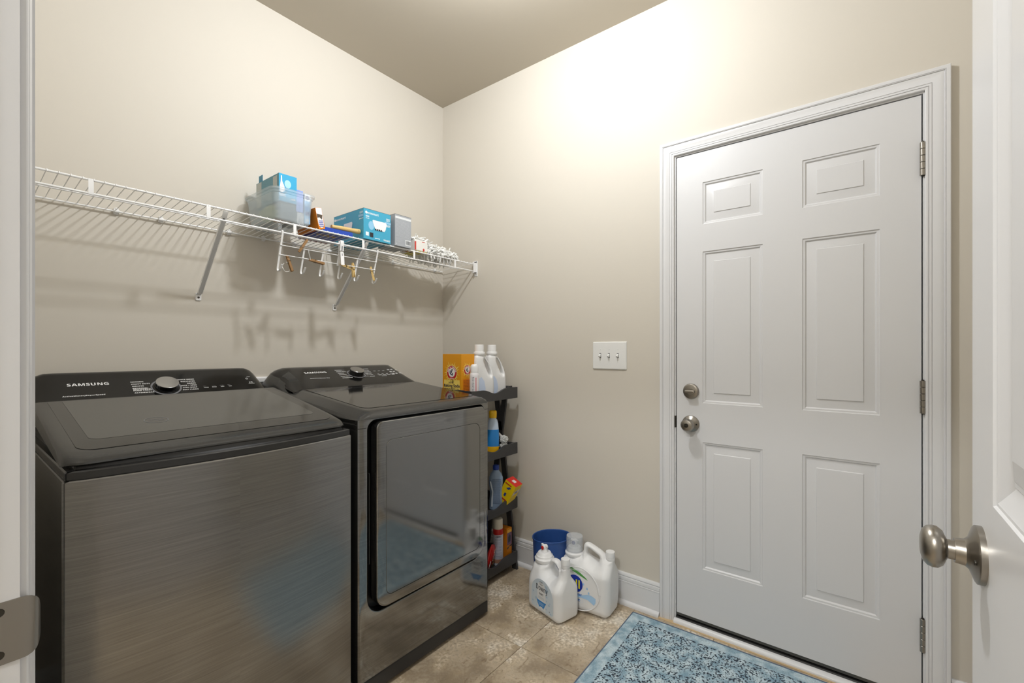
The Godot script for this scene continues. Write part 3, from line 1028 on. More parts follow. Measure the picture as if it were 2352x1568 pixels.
	for k in 6:
		var y: float = 0.1215 - k * 0.0124
		text(m, R[k], shift(xf, 0.4385, y), 0.0054, 1.0, 1.18)
		m.flat(rect([0.378, 0.386, 0.390, 0.391, 0.389, 0.380][k], y + 0.002, 0.4365 - R[k].length() * 0.0052, y + 0.0028), xf)
	# option buttons
	for k in 4:
		var x: float = 0.4535 + k * 0.0275
		for q in [[0.0, 0.0, 0.024, 0.0006], [0.0, 0.0084, 0.024, 0.009], [0.0, 0.0, 0.0006, 0.009], [0.0234, 0.0, 0.024, 0.009]]:
			m.flat(rect(x + q[0], 0.0645 + q[1], x + q[2], 0.0645 + q[3]), xf)
		text(m, ["Temp", "Rinse", "Spin", "Soil"][k], shift(xf, x + 0.012, 0.067), 0.0042, 0.5)
		text(m, ["Hot", "Extra", "High", "Heavy"][k], shift(xf, x + 0.004, 0.096), 0.0034, 0.0)
		text(m, ["Cold", "1 rinse", "No Spin", "Light"][k], shift(xf, x + 0.004, 0.0765), 0.0034, 0.0)
		for d in 3: m.flat(disc(0.0007, 6), shift(xf, x + 0.0015, 0.093 - d * 0.006))
	for k in 6:
		fine_print(m, shift(xf, [0.560, 0.581][k % 2], 0.108 - (k / 2) * 0.0165), 0.016, 0.0075, 2, 0.7, 40 + k)
	for k in 3: m.flat(rect(0.553 + k * 0.003, 0.1195 - k * 0.017, 0.604, 0.120 - k * 0.017), xf)
	annulus(m, 0.0036, 0.0048, shift(xf, 0.622, 0.112), 24, 1.0, 2.2, 7.3)
	m.flat(rect(0.6216, 0.1125, 0.6226, 0.118), xf)
	text(m, "Power", shift(xf, 0.626, 0.1225), 0.003, 0.0)
	m.flat(PackedVector2Array([Vector2(0.624, 0.083), Vector2(0.624, 0.091), Vector2(0.629, 0.087)]), xf)
	m.flat(rect(0.6305, 0.083, 0.632, 0.091), xf); m.flat(rect(0.634, 0.083, 0.6355, 0.091), xf)
	m.flat(rect(0.619, 0.078, 0.641, 0.0795), xf)
	part("panel_print", m, M.print, t, "white panel lettering", 0.0)
	m = Mb.new()
	m.flat(rect(0.1885, 0.058, 0.202, 0.068), xf)
	part("panel_badge", m, M.print_grey, t, "", 0.0)
	dial(t, shift(xf, 0.3445, 0.083), 0.0455, 0.0335, 0.023)

func console_section(e, dry):
	# [x, y] outline; the height falls off in a quarter round at the ends
	var r = 0.055
	var k = 1.0
	var H: float = 0.105
	if e < r: k = 1.0 - (r - sqrt(r * r - (r - e) * (r - e))) / H
	var base = 1.03
	var out = []
	for q in ([[0.262, 1.015], [0.258, 1.030], [0.250, 1.0345], [0.200, 1.0678], [0.150, 1.1015], [0.104, 1.1322], [0.092, 1.1375], [0.078, 1.1385], [0.066, 1.134], [0.060, 1.120], [0.058, 1.015]] if not dry else [[0.325, 1.02], [0.321, 1.044], [0.317, 1.050], [0.256, 1.0755], [0.190, 1.103], [0.134, 1.1262], [0.118, 1.1320], [0.100, 1.1340], [0.080, 1.1300], [0.064, 1.115], [0.058, 1.06], [0.058, 1.02]]):
		out.append([q[0], q[1] if q[1] < base else base + (q[1] - base) * k])
	return out

func dryer():
	var t = thing("clothes_dryer", "dark steel front-loading dryer with square door, beside the ladder shelf", "dryer", Vector3(0.44, 0.0, 0.817))
	var z0 = 0.478; var z1 = 1.158
	var fx = 0.815
	var m = Mb.new()
	# front panel with the door recess cut in it, wrapped round rounded edges
	var f = Transform3D(Basis(Vector3(0, 0, -1), Vector3(0, 1, 0), Vector3(1, 0, 0)), Vector3(0, 0, 0))
	var cy = (0.070 + 0.9745) * 0.5; var hh = 0.9745 - 0.070; var cz = (z0 + z1) * 0.5; var ww = z1 - z0
	var outer = func(w, h, x, r):
		return Mb.place(Mb.rrect(w, h, r, 10), Transform3D(f.basis, Vector3(x, cy, cz)))
	var hz0 = 0.512; var hz1 = 1.119; var hy0 = 0.287; var hy1 = 0.969
	var hole = func(g, x, r):
		return Mb.place(Mb.rrect(hz1 - hz0 + 2 * g, hy1 - hy0 + 2 * g, [0.065 + g, 0.075 + g, 0.03 + g, 0.035 + g], 10), Transform3D(f.basis, Vector3(x, (hy0 + hy1) * 0.5, (hz0 + hz1) * 0.5)))
	m.loft([outer.call(ww, hh, 0.06, 0.001), outer.call(ww, hh, fx - 0.018, 0.001), outer.call(ww - 0.0015, hh, fx - 0.012, 0.001), outer.call(ww - 0.007, hh, fx - 0.005, 0.001), outer.call(ww - 0.016, hh, fx - 0.001, 0.001), outer.call(ww - 0.026, hh - 0.002, fx, 0.001), hole.call(0.004, fx, 0.0), hole.call(0.0015, fx - 0.0008, 0.0), hole.call(0.0, fx - 0.003, 0.0)], true, 1)
	for i in m.v.size(): m.uv[i] = Vector2(m.v[i].z * 1.3, m.v[i].y * 1.1)
	part("cabinet", m, M.dark_steel, t, "", 24.0)
	m = Mb.new()
	m.loft([hole.call(0.0, fx - 0.0028, 0.0), hole.call(-0.004, fx - 0.035, 0.0)], true, 2)
	part("door_recess", m, M.recess_black, t, "", 30.0)
	m = Mb.new()
	for q in [[z0 + 0.002, hz0 - 0.004], [hz1 + 0.004, z1 - 0.002]]: m.box(Vector3(fx - 0.002, 0.9440, q[0]), Vector3(fx + 0.0004, 0.9456, q[1]))
	part("seam", m, M.recess_black, t)
	# toe panel and feet
	m = Mb.new()
	m.rbox(Vector3(ww - 0.004, 0.055, 0.72), Transform3D(f.basis, Vector3(0.812 - 0.36, 0.0395, cz)), 0.004, 0.006)
	part("toe_panel", m, M.toe_charcoal, t)
	for z in [0.53, 1.10]:
		for x in [0.14, 0.74]:
			m = Mb.new()
			m.lathe([[0.0, 0.0], [0.024, 0.0], [0.022, 0.010], [0.012, 0.013], [0.0, 0.013]], at_y(x, 0, z), 16)
			part("foot", m, M.rubber, t)
	# door: thick rounded plate, a fine groove and a glossier field
	var d = Node3D.new(); d.name = "door"; d.position = Vector3(0.83, 0.63, 0.797); t.add_child(d, true)
	var dz0 = 0.5165; var dz1 = 1.0880; var dy0 = 0.297; var dy1 = 0.9615
	var plate = func(g, x):
		return Mb.place(Mb.rrect(dz1 - dz0 - 2 * g, dy1 - dy0 - 2 * g, [0.052 - g, 0.058 - g, 0.024 - g * 0.5, 0.024 - g * 0.5], 10), Transform3D(f.basis, Vector3(x, (dy0 + dy1) * 0.5, (dz0 + dz1) * 0.5)))
	var field = func(g, x):
		return Mb.place(Mb.rrect(1.0495 - 0.5505 - 2 * g, 0.8925 - 0.3345 - 2 * g, [0.028 - g, 0.028 - g, 0.034 - g, 0.026 - g], 10), Transform3D(f.basis, Vector3(x, 0.6135, 0.800)))
	m = Mb.new()
	m.loft([plate.call(0.004, fx - 0.03), plate.call(0.0, fx - 0.02), plate.call(0.0, fx + 0.004), plate.call(0.0008, fx + 0.0075), plate.call(0.003, fx + 0.0095), plate.call(0.007, fx + 0.0105), field.call(0.0, fx + 0.0105), field.call(0.0006, fx + 0.0085)], true, 1)
	for i in m.v.size(): m.uv[i] = Vector2(m.v[i].z * 1.3, m.v[i].y * 1.1)
	part("door_frame", m, M.dark_steel, d, "", 24.0)
	m = Mb.new()
	m.loft([field.call(0.0, fx + 0.008), field.call(0.0012, fx + 0.008)], true, 0)
	part("groove", m, M.recess_black, d)
	m = Mb.new()
	m.loft([field.call(0.0014, fx + 0.007), field.call(0.0014, fx + 0.0098), field.call(0.0022, fx + 0.0106)], true, 2)
	part("door_field", m, M.dark_steel, d, "smooth middle of the door", 24.0)
	m = Mb.new()
	m.rbox(Vector3(0.004, 0.32, 0.012), Transform3D(f.basis, Vector3(fx - 0.022, 0.62, 1.100)), 0.0015, 0.001)
	part("grip", m, M.gloss_charcoal, d)
	# top cover: sloping glossy top with a shoulder at each side
	var list = []
	for s in [[0.0, 0.030], [0.003, 0.016], [0.010, 0.008], [0.020, 0.003], [0.034, 0.0]]: list.append([z0 + s[0], cover_section(s[1])])
	list.append([0.8, cover_section(0.0)])
	for s in [[0.062, 0.0], [0.050, 0.004], [0.020, 0.0155], [0.009, 0.021], [0.003, 0.029], [0.0, 0.042]]: list.append([z1 - s[0], cover_section(s[1])])
	part("top_cover", stations(list), M.cover_charcoal, t, "", 26.0)
	var ga = frame(Vector3(0.32, 1.0480, 0.8), Vector3(0, 0, -1), Vector3(0.32 - 0.755, 1.0480 - 1.0025, 0))
	m = Mb.new()
	m.flat(Mb.rrect(0.592, 0.432, [0.035, 0.035, 0.004, 0.004], 8), shift(ga, 0.006, -0.219, 0.0012))
	part("top_panel", m, M.top_glass, t, "smooth glossy top panel", 0.0)
	# console with a grey end cap
	list = []
	for e in [0.0, 0.004, 0.012, 0.025, 0.045, 0.07]: list.append([z0 + 0.004 + e * 0.8, console_section(e, true)])
	list.append([0.8, console_section(1.0, true)])
	for e in [0.07, 0.045, 0.025, 0.012, 0.004, 0.0]: list.append([1.136 - e * 1.3, console_section(e, true)])
	part("console", stations(list), M.console_black, t, "black glossy console", 28.0)
	list = []
	for q in [[1.075, 0.985, 1.0], [1.105, 0.985, 0.90], [1.130, 0.96, 0.74], [1.146, 0.93, 0.52], [1.154, 0.90, 0.28], [1.1565, 0.88, 0.10]]:
		var o = []
		for p in [[0.312, 1.02], [0.308, 1.034], [0.240, 1.085], [0.175, 1.112], [0.120, 1.1290], [0.100, 1.1315], [0.080, 1.127], [0.064, 1.112], [0.058, 1.06], [0.058, 1.02]]:
			o.append([0.06 + (p[0] - 0.06) * q[1], 1.02 + (p[1] - 1.02) * q[2]])
		list.append([q[0], o])
	part("console_end", stations(list), M.cover_charcoal, t, "grey rounded end of the console", 40.0)
	var xf = lift(console_frame(1.158, Vector2(0.317, 1.05), Vector2(0.134, 1.1262)), 0.0009)
	m = Mb.new()
	text(m, "SAMSUNG", shift(xf, 0.1425, 0.146), 0.0155, 0.0, 1.03)
	text(m, "MultiSteam", shift(xf, 0.1415, 0.092), 0.0052, 0.0, 1.25, true, 0.12)
	text(m, "Sensor Dry", shift(xf, 0.186, 0.090), 0.0052, 0.0, 1.25, true, 0.12)
	var L = ["NORMAL", "HEAVY DUTY", "TOWELS", "BEDDING", "PERM PRESS", "ACTIVEWEAR"]
	var R = ["DELICATES", "QUICK DRY", "WRINKLE", "TIME DRY", "AIR FLUFF", "STEAM"]
	for k in 6:
		var y: float = 0.166 - k * 0.0172
		text(m, L[k], shift(xf, 0.300 - k * 0.0015, y), 0.0062, 0.0, 1.0)
		m.flat(rect(0.302 + L[k].length() * 0.0054, y + 0.0024, 0.350 - [0.0, 0.0, 0.004, 0.002, 0.0, -0.012][k], y + 0.0033), xf)
		text(m, R[k], shift(xf, 0.485 - k * 0.003, y + 0.002), 0.0062, 1.0, 1.0)
		m.flat(rect(0.420 + (0.0 if k < 5 else -0.012), y + 0.0045, 0.481 - R[k].length() * 0.0054 - k * 0.003, y + 0.0054), xf)
	for k in 4:
		fine_print(m, shift(xf, 0.500 + k * 0.0265, 0.092), 0.020, 0.006, 1, 0.8, 60 + k)
		fine_print(m, shift(xf, 0.500 + k * 0.0265, 0.106), 0.012, 0.0035, 1, 0.8, 70 + k)
		if k < 3: fine_print(m, shift(xf, 0.500 + k * 0.0265, 0.141), 0.013, 0.004, 1, 0.8, 80 + k)
	fine_print(m, shift(xf, 0.512, 0.081), 0.03, 0.003, 1, 0.8, 89)
	for k in 6:
		fine_print(m, shift(xf, [0.590, 0.610][k % 2], 0.148 - (k / 2) * 0.024), 0.014, 0.010, 2, 0.7, 90 + k)
	annulus(m, 0.0040, 0.0054, shift(xf, 0.643, 0.145), 24, 1.0, 2.2, 7.3)
	m.flat(rect(0.6425, 0.1455, 0.6436, 0.152), xf)
	m.flat(PackedVector2Array([Vector2(0.638, 0.106), Vector2(0.638, 0.116), Vector2(0.643, 0.111)]), xf)
	m.flat(rect(0.6445, 0.106, 0.646, 0.116), xf); m.flat(rect(0.648, 0.106, 0.6495, 0.116), xf)
	m.flat(rect(0.634, 0.100, 0.654, 0.102), xf)
	part("panel_print", m, M.print, t, "white panel lettering", 0.0)
	dial(t, shift(xf, 0.3865, 0.118), 0.0445, 0.033, 0.024)

func cover_section(drop):
	var out = []
	for q in [[0.06, 1.050, 0.0], [0.315, 1.0485, 1.0], [0.5, 1.0292, 1.0], [0.700, 1.0085, 1.0], [0.765, 1.0015, 1.0], [0.788, 0.9985, 0.9], [0.802, 0.9930, 0.8], [0.811, 0.9850, 0.6], [0.8155, 0.9760, 0.3], [0.8160, 0.9742, 0.0], [0.06, 0.9742, 0.0]]:
		out.append([q[0], maxf(q[1] - drop * (q[2] if q[0] > 0.1 else 1.0), 0.9742)])
	return out

# ------------------------------------------------------------------ wire shelf on the left wall
const DECK := 1.7445       # top of the wires at the front rail
func wire_shelf():
	var t = thing("wire_shelf", "long white wire shelf fixed to the wall above the washer and dryer", "shelf", Vector3(0.0, 1.72, 0.96))
	var zf = 1.93
	for q in [["front_rail", 0.292, 1.7385, 0.0036], ["front_rail", 0.293, 1.6962, 0.0036], ["back_rail", 0.0125, 1.7222, 0.0030], ["middle_rail", 0.150, 1.7270, 0.0026]]:
		var m = Mb.new()
		m.tube([Vector3(q[1], q[2], 0.010), Vector3(q[1], q[2], 0.9), Vector3(q[1], q[2], zf)], q[3], 10)
		part(q[0], m, M.wire, t)
	var w = Mb.new()
	w.tube([Vector3(0.008, 1.7262, 0), Vector3(0.15, 1.7340, 0), Vector3(0.287, 1.7425, 0), Vector3(0.2930, 1.7432, 0), Vector3(0.2962, 1.7405, 0), Vector3(0.2970, 1.7360, 0)], 0.0014, 6)
	var wm = w.mesh(50.0)
	var zz = 0.022
	while zz < zf - 0.01:
		var o = MeshInstance3D.new()
		o.name = "deck_wire"; o.mesh = wm; o.material_override = M.wire
		o.position = Vector3(0, 0, zz) - t.position
		t.add_child(o, true)
		zz += 0.0256
	for z in [1.745, 1.431, 1.1175, 0.7915, 0.484, 0.181]:
		var m = Mb.new()
		m.strap([Vector3(0.2955, 1.7415, z), Vector3(0.2968, 1.730, z), Vector3(0.2972, 1.704, z), Vector3(0.2962, 1.693, z)], 0.0125, 0.0016, Vector3(0, 0, 1))
		part("rail_spacer", m, M.wire, t)
	for z in [1.373, 0.7663]:
		var b = Node3D.new(); b.name = "brace"; b.position = Vector3(0.005, 1.437, z); t.add_child(b, true)
		var m = Mb.new()
		m.strap([Vector3(0.006, 1.444, z), Vector3(0.018, 1.450, z), Vector3(0.284, 1.722, z), Vector3(0.291, 1.733, z)], 0.0165, 0.0028, Vector3(0, 0, 1))
		for s in [-1, 1]: m.strap([Vector3(0.020, 1.448, z + 0.0075 * s), Vector3(0.272, 1.706, z + 0.0075 * s)], 0.0016, 0.009, Vector3(0, 0, 1))
		part("strut", m, M.wire, b)
		m = Mb.new()
		var xf = Transform3D(Basis(Vector3(0, 0, -1), Vector3(0, 1, 0), Vector3(1, 0, 0)), Vector3(0.0, 1.4345, z))
		m.loft([Mb.place(Mb.rrect(0.021, 0.032, [0.006, 0.006, 0.002, 0.002]), xf, 0.0), Mb.place(Mb.rrect(0.021, 0.032, [0.006, 0.006, 0.002, 0.002]), xf, 0.004), Mb.place(Mb.rrect(0.018, 0.029, [0.005, 0.005, 0.002, 0.002]), xf, 0.0055)])
		part("foot_plate", m, M.white_plastic, b)
		m = Mb.new()
		m.lathe([[0.0042, 0.0054], [0.0036, 0.0075], [0.0, 0.0082]], Transform3D(Basis(Vector3(0, 0, 1), Vector3(1, 0, 0), Vector3(0, 1, 0)), Vector3(0, 1.4315, z)), 14)
		part("screw", m, M.nickel_dark, b)
		m = Mb.new()
		m.lathe([[0.0022, 0.0], [0.0022, 0.0024], [0.0, 0.0026]], Transform3D(Basis(Vector3(0, 0, 1), Vector3(0.7, -0.714, 0), Vector3(0.714, 0.7, 0)), Vector3(0.2720, 1.7080, z)), 10)
		part("bolt_hole", m, M.hole, b)
	# wall clips along the back rail
	for z in [1.633, 1.500, 1.262, 1.120, 0.98, 0.80, 0.60, 0.40, 0.075]:
		var m = Mb.new()
		m.rbox(Vector3(0.014, 0.024, 0.010), Transform3D(Basis(Vector3(0, 0, -1), Vector3(0, 1, 0), Vector3(1, 0, 0)), Vector3(0.005, 1.7235, z)), 0.004, 0.002)
		m.lathe([[0.0, -0.008], [0.0062, -0.008], [0.0062, 0.008], [0.0, 0.008]], Transform3D(Basis(Vector3(1, 0, 0), Vector3(0, 0, 1), Vector3(0, -1, 0)), Vector3(0.0125, 1.7222, z)), 12)
		m.lathe([[0.0, 0.0], [0.0045, 0.0], [0.003, 0.003], [0.0, 0.003]], Transform3D(Basis(Vector3(0, 0, 1), Vector3(1, 0, 0), Vector3(0, 1, 0)), Vector3(0.010, 1.7325, z)), 12)
		part("wall_clip", m, M.white_plastic, t)
	# end bracket on the back wall
	var b = Node3D.new(); b.name = "end_bracket"; b.position = Vector3(0.294, 1.71, 0.0); t.add_child(b, true)
	var m = Mb.new()
	m.box(Vector3(0.283, 1.667, 0.0), Vector3(0.3095, 1.7600, 0.0035))
	m.box(Vector3(0.299, 1.685, 0.0), Vector3(0.3030, 1.7515, 0.0290))
	m.box(Vector3(0.284, 1.7475, 0.0), Vector3(0.3030, 1.7515, 0.0230))
	m.box(Vector3(0.284, 1.685, 0.0), Vector3(0.3030, 1.6885, 0.0230))
	part("bracket_body", m, M.white_plastic, b)
	m = Mb.new()
	for y in [1.7555, 1.675]: m.lathe([[0.0026, 0.0034], [0.0026, 0.0042], [0.0, 0.0046]], Transform3D(Basis(Vector3(1, 0, 0), Vector3(0, 0, 1), Vector3(0, -1, 0)), Vector3(0.3005, y, 0)), 12)
	part("screw", m, M.nickel_dark, b)

# a carton: x0..x1 from the wall, y0..y1, z0..z1
func carton(t, x0, y0, z0, x1, y1, z1, mats, called = "box_body"):
	var m = Mb.new()
	m.rbox(Vector3(x1 - x0, y1 - y0, z1 - z0), at_y((x0 + x1) / 2, (y0 + y1) / 2, (z0 + z1) / 2), 0.0008, 0.0008, 2)
	part(called, m, mats, t, "", 30.0)

# frames on carton sides: the side that looks at the room, and the side that looks along the wall to the viewer
func room_side(x, y0, z1): return Transform3D(Basis(Vector3(0, 0, -1), Vector3(0, 1, 0), Vector3(1, 0, 0)), Vector3(x + 0.0005, y0, z1))
func near_side(x0, y0, z): return Transform3D(Basis(Vector3(1, 0, 0), Vector3(0, 1, 0), Vector3(0, 0, 1)), Vector3(x0, y0, z + 0.0005))

func bulb_picture(m, xf, s, upright = false):
	# a cluster of reflector bulbs seen from the side, as printed
	for k in 4:
		var x: float = k * 0.009 * s / 0.05
		m.flat(PackedVector2Array([Vector2(x - 0.2 * s, 0.55 * s), Vector2(x - 0.16 * s, 0.62 * s), Vector2(x + 0.30 * s, 0.62 * s), Vector2(x + 0.36 * s, 0.52 * s), Vector2(x + 0.28 * s, 0.15 * s), Vector2(x + 0.18 * s, 0.0), Vector2(x + 0.04 * s, 0.0), Vector2(x - 0.06 * s, 0.2 * s)]), lift(xf, 0.0002 * k))

func shelf_things():
	var blue = paper("3fa3c4", 0.4); var blue_dk = paper("3d8fae", 0.45)
	# --- big light bulb carton
	var t = thing("bulb_carton", "large blue light bulb carton with printed lamp pictures, in the middle of the wire shelf", "box", Vector3(0.175, DECK, 0.718))
	carton(t, 0.046, DECK, 0.640, 0.305, 1.8885, 0.795, blue)
	var m = Mb.new()
	m.box(Vector3(0.046, 1.8886, 0.640), Vector3(0.305, 1.8895, 0.795))
	part("lid_flap", m, paper("2a2f33"), t)
	var A = room_side(0.305, DECK, 0.795); var B = near_side(0.046, DECK, 0.795)
	m = Mb.new()
	text(m, "ecosmart", shift(A, 0.021, 0.121), 0.0105, 0.0, 0.95)
	m.flat(disc(0.0065, 20, 1.0), shift(A, 0.0145, 0.1265))
	text(m, "60W", shift(A, 0.011, 0.105), 0.008, 0.0, 0.9)
	text(m, "LED", shift(A, 0.128, 0.107), 0.0095, 0.0, 0.9)
	fine_print(m, shift(A, 0.128, 0.118), 0.022, 0.004, 1, 0.8, 3)
	fine_print(m, shift(A, 0.118, 0.080), 0.033, 0.012, 3, 0.6, 4)
	fine_print(m, shift(A, 0.011, 0.098), 0.02, 0.004, 1, 0.7, 5)
	m.flat(rect(0.011, 0.016, 0.028, 0.034), A)
	fine_print(m, shift(A, 0.062, 0.010), 0.03, 0.006, 1, 0.6, 7)
	fine_print(m, shift(A, 0.112, 0.008), 0.038, 0.009, 2, 0.6, 8)
	text(m, "ecosmart", shift(B, 0.022, 0.120), 0.0105, 0.0, 1.3)
	m.flat(disc(0.0065, 20, 1.3), shift(B, 0.013, 0.1255))
	fine_print(m, shift(B, 0.010, 0.078), 0.02, 0.022, 3, 0.6, 9)
	text(m, "LED", shift(B, 0.228, 0.122), 0.0095, 0.0, 1.1)
	fine_print(m, shift(B, 0.222, 0.095), 0.035, 0.006, 1, 0.6, 10)
	part("box_print", m, paper("e8f1f4"), t, "white print", 0.0)
	m = Mb.new()
	m.flat(rect(0.118, 0.094, 0.155, 0.104), A); m.flat(disc(0.021, 24, 0.75), shift(A, 0.042, 0.069))
	m.flat(rect(0.217, 0.106, 0.257, 0.117), B)
	part("print_tint", m, paper("8fc4e4"), t, "pale blue print", 0.0)
	m = Mb.new()
	bulb_picture(m, shift(A, 0.063, 0.052, 0.0004), 0.074)
	bulb_picture(m, shift(B, 0.105, 0.050, 0.0004), 0.070)
	part("lamp_picture", m, paper("eceff1"), t, "white lamp picture", 0.0)
	m = Mb.new()
	m.flat(rect(0.034, 0.013, 0.053, 0.035), lift(A, 0.0003))
	for k in 4: m.flat(rect(0.062 + k * 0.0105, 0.0505, 0.070 + k * 0.0105, 0.058), lift(A, 0.0012))
	part("print_dark", m, M.print_dark, t, "", 0.0)
	# --- grey carton
	t = thing("grey_carton", "plain grey carton with a barcode, right of the big blue one on the shelf", "box", Vector3(0.25, DECK, 0.563))
	carton(t, 0.165, DECK, 0.5115, 0.306, 1.903, 0.615, paper("a3a7ad", 0.4))
	m = Mb.new()
	m.box(Vector3(0.165, 1.9031, 0.5115), Vector3(0.306, 1.9042, 0.615))
	part("lid_flap", m, paper("2a2f33"), t)
	A = room_side(0.306, DECK, 0.615)
	m = Mb.new()
	m.flat(rect(0.002, 0.139, 0.102, 0.150), A)
	m.flat(rect(0.064, 0.010, 0.101, 0.038), A)
	part("label", m, paper("dfe2e4"), t, "white labels", 0.0)
	m = Mb.new()
	fine_print(m, shift(A, 0.008, 0.050), 0.085, 0.080, 13, 0.35, 12)
	fine_print(m, shift(A, 0.006, 0.022), 0.04, 0.02, 4, 0.35, 13)
	m.flat(disc(0.004, 14), shift(A, 0.009, 0.010))
	part("box_print", m, paper("b9bdc2"), t, "", 0.0)
	m = Mb.new()
	var r = RandomNumberGenerator.new(); r.seed = 5
	var x = 0.068
	while x < 0.097:
		var w = r.randf_range(0.0007, 0.0024)
		m.flat(rect(x, 0.014, x + w, 0.034), lift(A, 0.0003)); x += w + r.randf_range(0.0008, 0.0018)
	part("barcode", m, M.print_dark, t, "", 0.0)
	# --- flat blue game box under the wooden handle
	t = thing("game_box", "flat blue game box lying on the shelf left of the big carton", "box", Vector3(0.17, DECK, 0.905))
	carton(t, 0.055, DECK, 0.838, 0.282, 1.7635, 0.985, paper("2148b0", 0.35))
	m = Mb.new()
	var U = Transform3D(Basis(Vector3(0, 0, -1), Vector3(1, 0, 0), Vector3(0, -1, 0)), Vector3(0.055, DECK - 0.0004, 0.985))
	m.flat(rect(0.004, 0.0, 0.143, 0.055), U)
	part("base_band", m, paper("7a2436"), t, "maroon band beneath", 0.0)
	m = Mb.new()
	text(m, "GAME", shift(U, 0.012, 0.140), 0.024, 0.0, 1.0)
	part("base_letters", m, paper("d9b32e"), t, "yellow letters beneath", 0.0)
	# --- wooden handle
	m = Mb.new()
	var ax = Vector3(0.006, 0.004, -0.135).normalized()
	m.lathe([[0.0, 0.0], [0.0085, 0.0], [0.0090, 0.02], [0.0100, 0.05], [0.0100, 0.085], [0.0092, 0.100], [0.0105, 0.110], [0.0118, 0.128], [0.0112, 0.1395], [0.0, 0.1405]], Transform3D(Basis(ax.cross(Vector3.UP).normalized(), ax, ax.cross(Vector3.UP).normalized().cross(ax)), Vector3(0.270, 1.7742, 0.938)), 20)
	t = thing("wooden_handle", "pale turned wooden brush handle lying on the flat blue box", "handle", Vector3(0.27, 1.7642, 0.87))
	part("grip", m, M.pin_pale, t)
	m = Mb.new()
	m.lathe([[0.0022, 0.0105], [0.0022, 0.0118], [0.0, 0.0119]], Transform3D(Basis(Vector3(0, 0, 1), Vector3(1, 0, 0), Vector3(0, 1, 0)), Vector3(0.2756, 1.7786, 0.808)), 10)
	part("cord_hole", m, M.hole, t)
	# --- pen box leaning on the bin
	t = thing("pen_box", "orange and white box with a window, leaning against the clear bin on the shelf", "box", Vector3(0.2, DECK, 0.99))
	var pb = Transform3D(Basis(Vector3(0, 0, 1), 0.0) * Basis(Vector3(1, 0, 0), 0.20), Vector3(0.19, DECK + 0.0505, 0.9985))
	m = Mb.new()
	m.rbox(Vector3(0.185, 0.092, 0.030), pb, 0.001, 0.001, 2)
	part("box_body", m, paper("e8860c", 0.4), t)
	var P = Transform3D(pb.basis * Basis(Vector3(0, 0, -1), Vector3(0, 1, 0), Vector3(1, 0, 0)), pb * Vector3(0.0930, -0.046, 0.015))
	m = Mb.new()
	var arch = PackedVector2Array([Vector2(0.001, 0.091)])
	for k in 13: arch.append(Vector2(0.0145 - 0.0128 * cos(PI * k / 12), 0.026 - 0.022 * sin(PI * k / 12)))
	arch.append(Vector2(0.029, 0.091))
	m.flat(arch, P)
	part("box_print", m, paper("eef0ef"), t, "white front", 0.0)
	m = Mb.new()
	m.flat(PackedVector2Array([Vector2(0.002, 0.066), Vector2(0.0275, 0.060), Vector2(0.022, 0.040), Vector2(0.012, 0.050), Vector2(0.002, 0.048)]), lift(P, 0.0003))
	part("window", m, paper("55483c", 0.3), t, "", 0.0)
	m = Mb.new()
	fine_print(m, shift(P, 0.005, 0.010, 0.0005), 0.02, 0.03, 4, 0.5, 21)
	part("print_blue", m, paper("5f62b8"), t, "", 0.0)
	clear_bin()
	# --- mop refill
	t = thing("mop_refill", "white string mop refill in a card sleeve, hanging through the right end of the shelf", "mop head", Vector3(0.22, DECK, 0.30))
	m = Mb.new()
	m.rbox(Vector3(0.125, 0.060, 0.092), at_y(0.226, DECK + 0.0325, 0.428), 0.006, 0.004)
	part("card_sleeve", m, paper("e9e7e2"), t)
	A = room_side(0.2885, DECK, 0.474)
	m = Mb.new()
	m.flat(rect(0.0, 0.006, 0.010, 0.05), A); m.flat(disc(0.008, 14, 0.8), shift(A, 0.062, 0.012)); m.flat(rect(0.050, 0.052, 0.07, 0.056), A)
	part("sleeve_print", m, paper("c8372c"), t, "red print", 0.0)
	m = Mb.new()
	m.box(Vector3(0.165, DECK + 0.0004, 0.384), Vector3(0.285, DECK + 0.0024, 0.460))
	part("sleeve_base", m, paper("cdbf1e"), t, "yellow underside")
	m = Mb.new()
	r.seed = 77
	for k in 420:
		var u = r.randf()
		var z: float = lerpf(0.47, 0.145, u)
		var h: float = 0.074 * (1.0 - 0.62 * pow(u, 1.3))
		var a = r.randf_range(-1.5, 1.5)
		var c = Vector3(0.215, DECK + 0.006, z)
		var p0 = c + Vector3(sin(a) * 0.062, cos(a) * h * r.randf_range(0.8, 1.0), 0)
		if z > 0.375 and p0.x > 0.15 and p0.y < DECK + 0.064: p0.y = DECK + 0.064 + r.randf() * 0.006
		var d = Vector3(sin(a) * 0.6 + r.randfn(0, 0.4), cos(a) * 0.35 + r.randfn(0, 0.35), -0.55 + r.randfn(0, 0.35)).normalized()
		var l = r.randf_range(0.020, 0.036)
		var q = p0 + d * l * 0.5 + Vector3(0, 0.003, 0)
		var e = q + (d + Vector3(r.randfn(0, 0.3), -0.7 + r.randfn(0, 0.3), r.randfn(0, 0.3))).normalized() * l * 0.6
		if e.x > 0.284: e.x = 0.284
		m.tube([p0 - d * 0.012, p0, q, e], [0.0042, 0.0044, 0.0040, 0.0026], 5)
	for k in 90:
		# ends that hang down between the wires
		var z = r.randf_range(0.15, 0.40); var xx = r.randf_range(0.13, 0.275)
		z = 0.022 + 0.0256 * (floor((z - 0.022) / 0.0256) + 0.5)
		var dn = r.randf_range(0.008, 0.040)
		m.tube([Vector3(xx, DECK + 0.02, z + 0.01), Vector3(xx, DECK - 0.004, z), Vector3(xx + r.randfn(0, 0.005), DECK - dn, z + r.randfn(0, 0.005))], [0.004, 0.0042, 0.0032], 5)
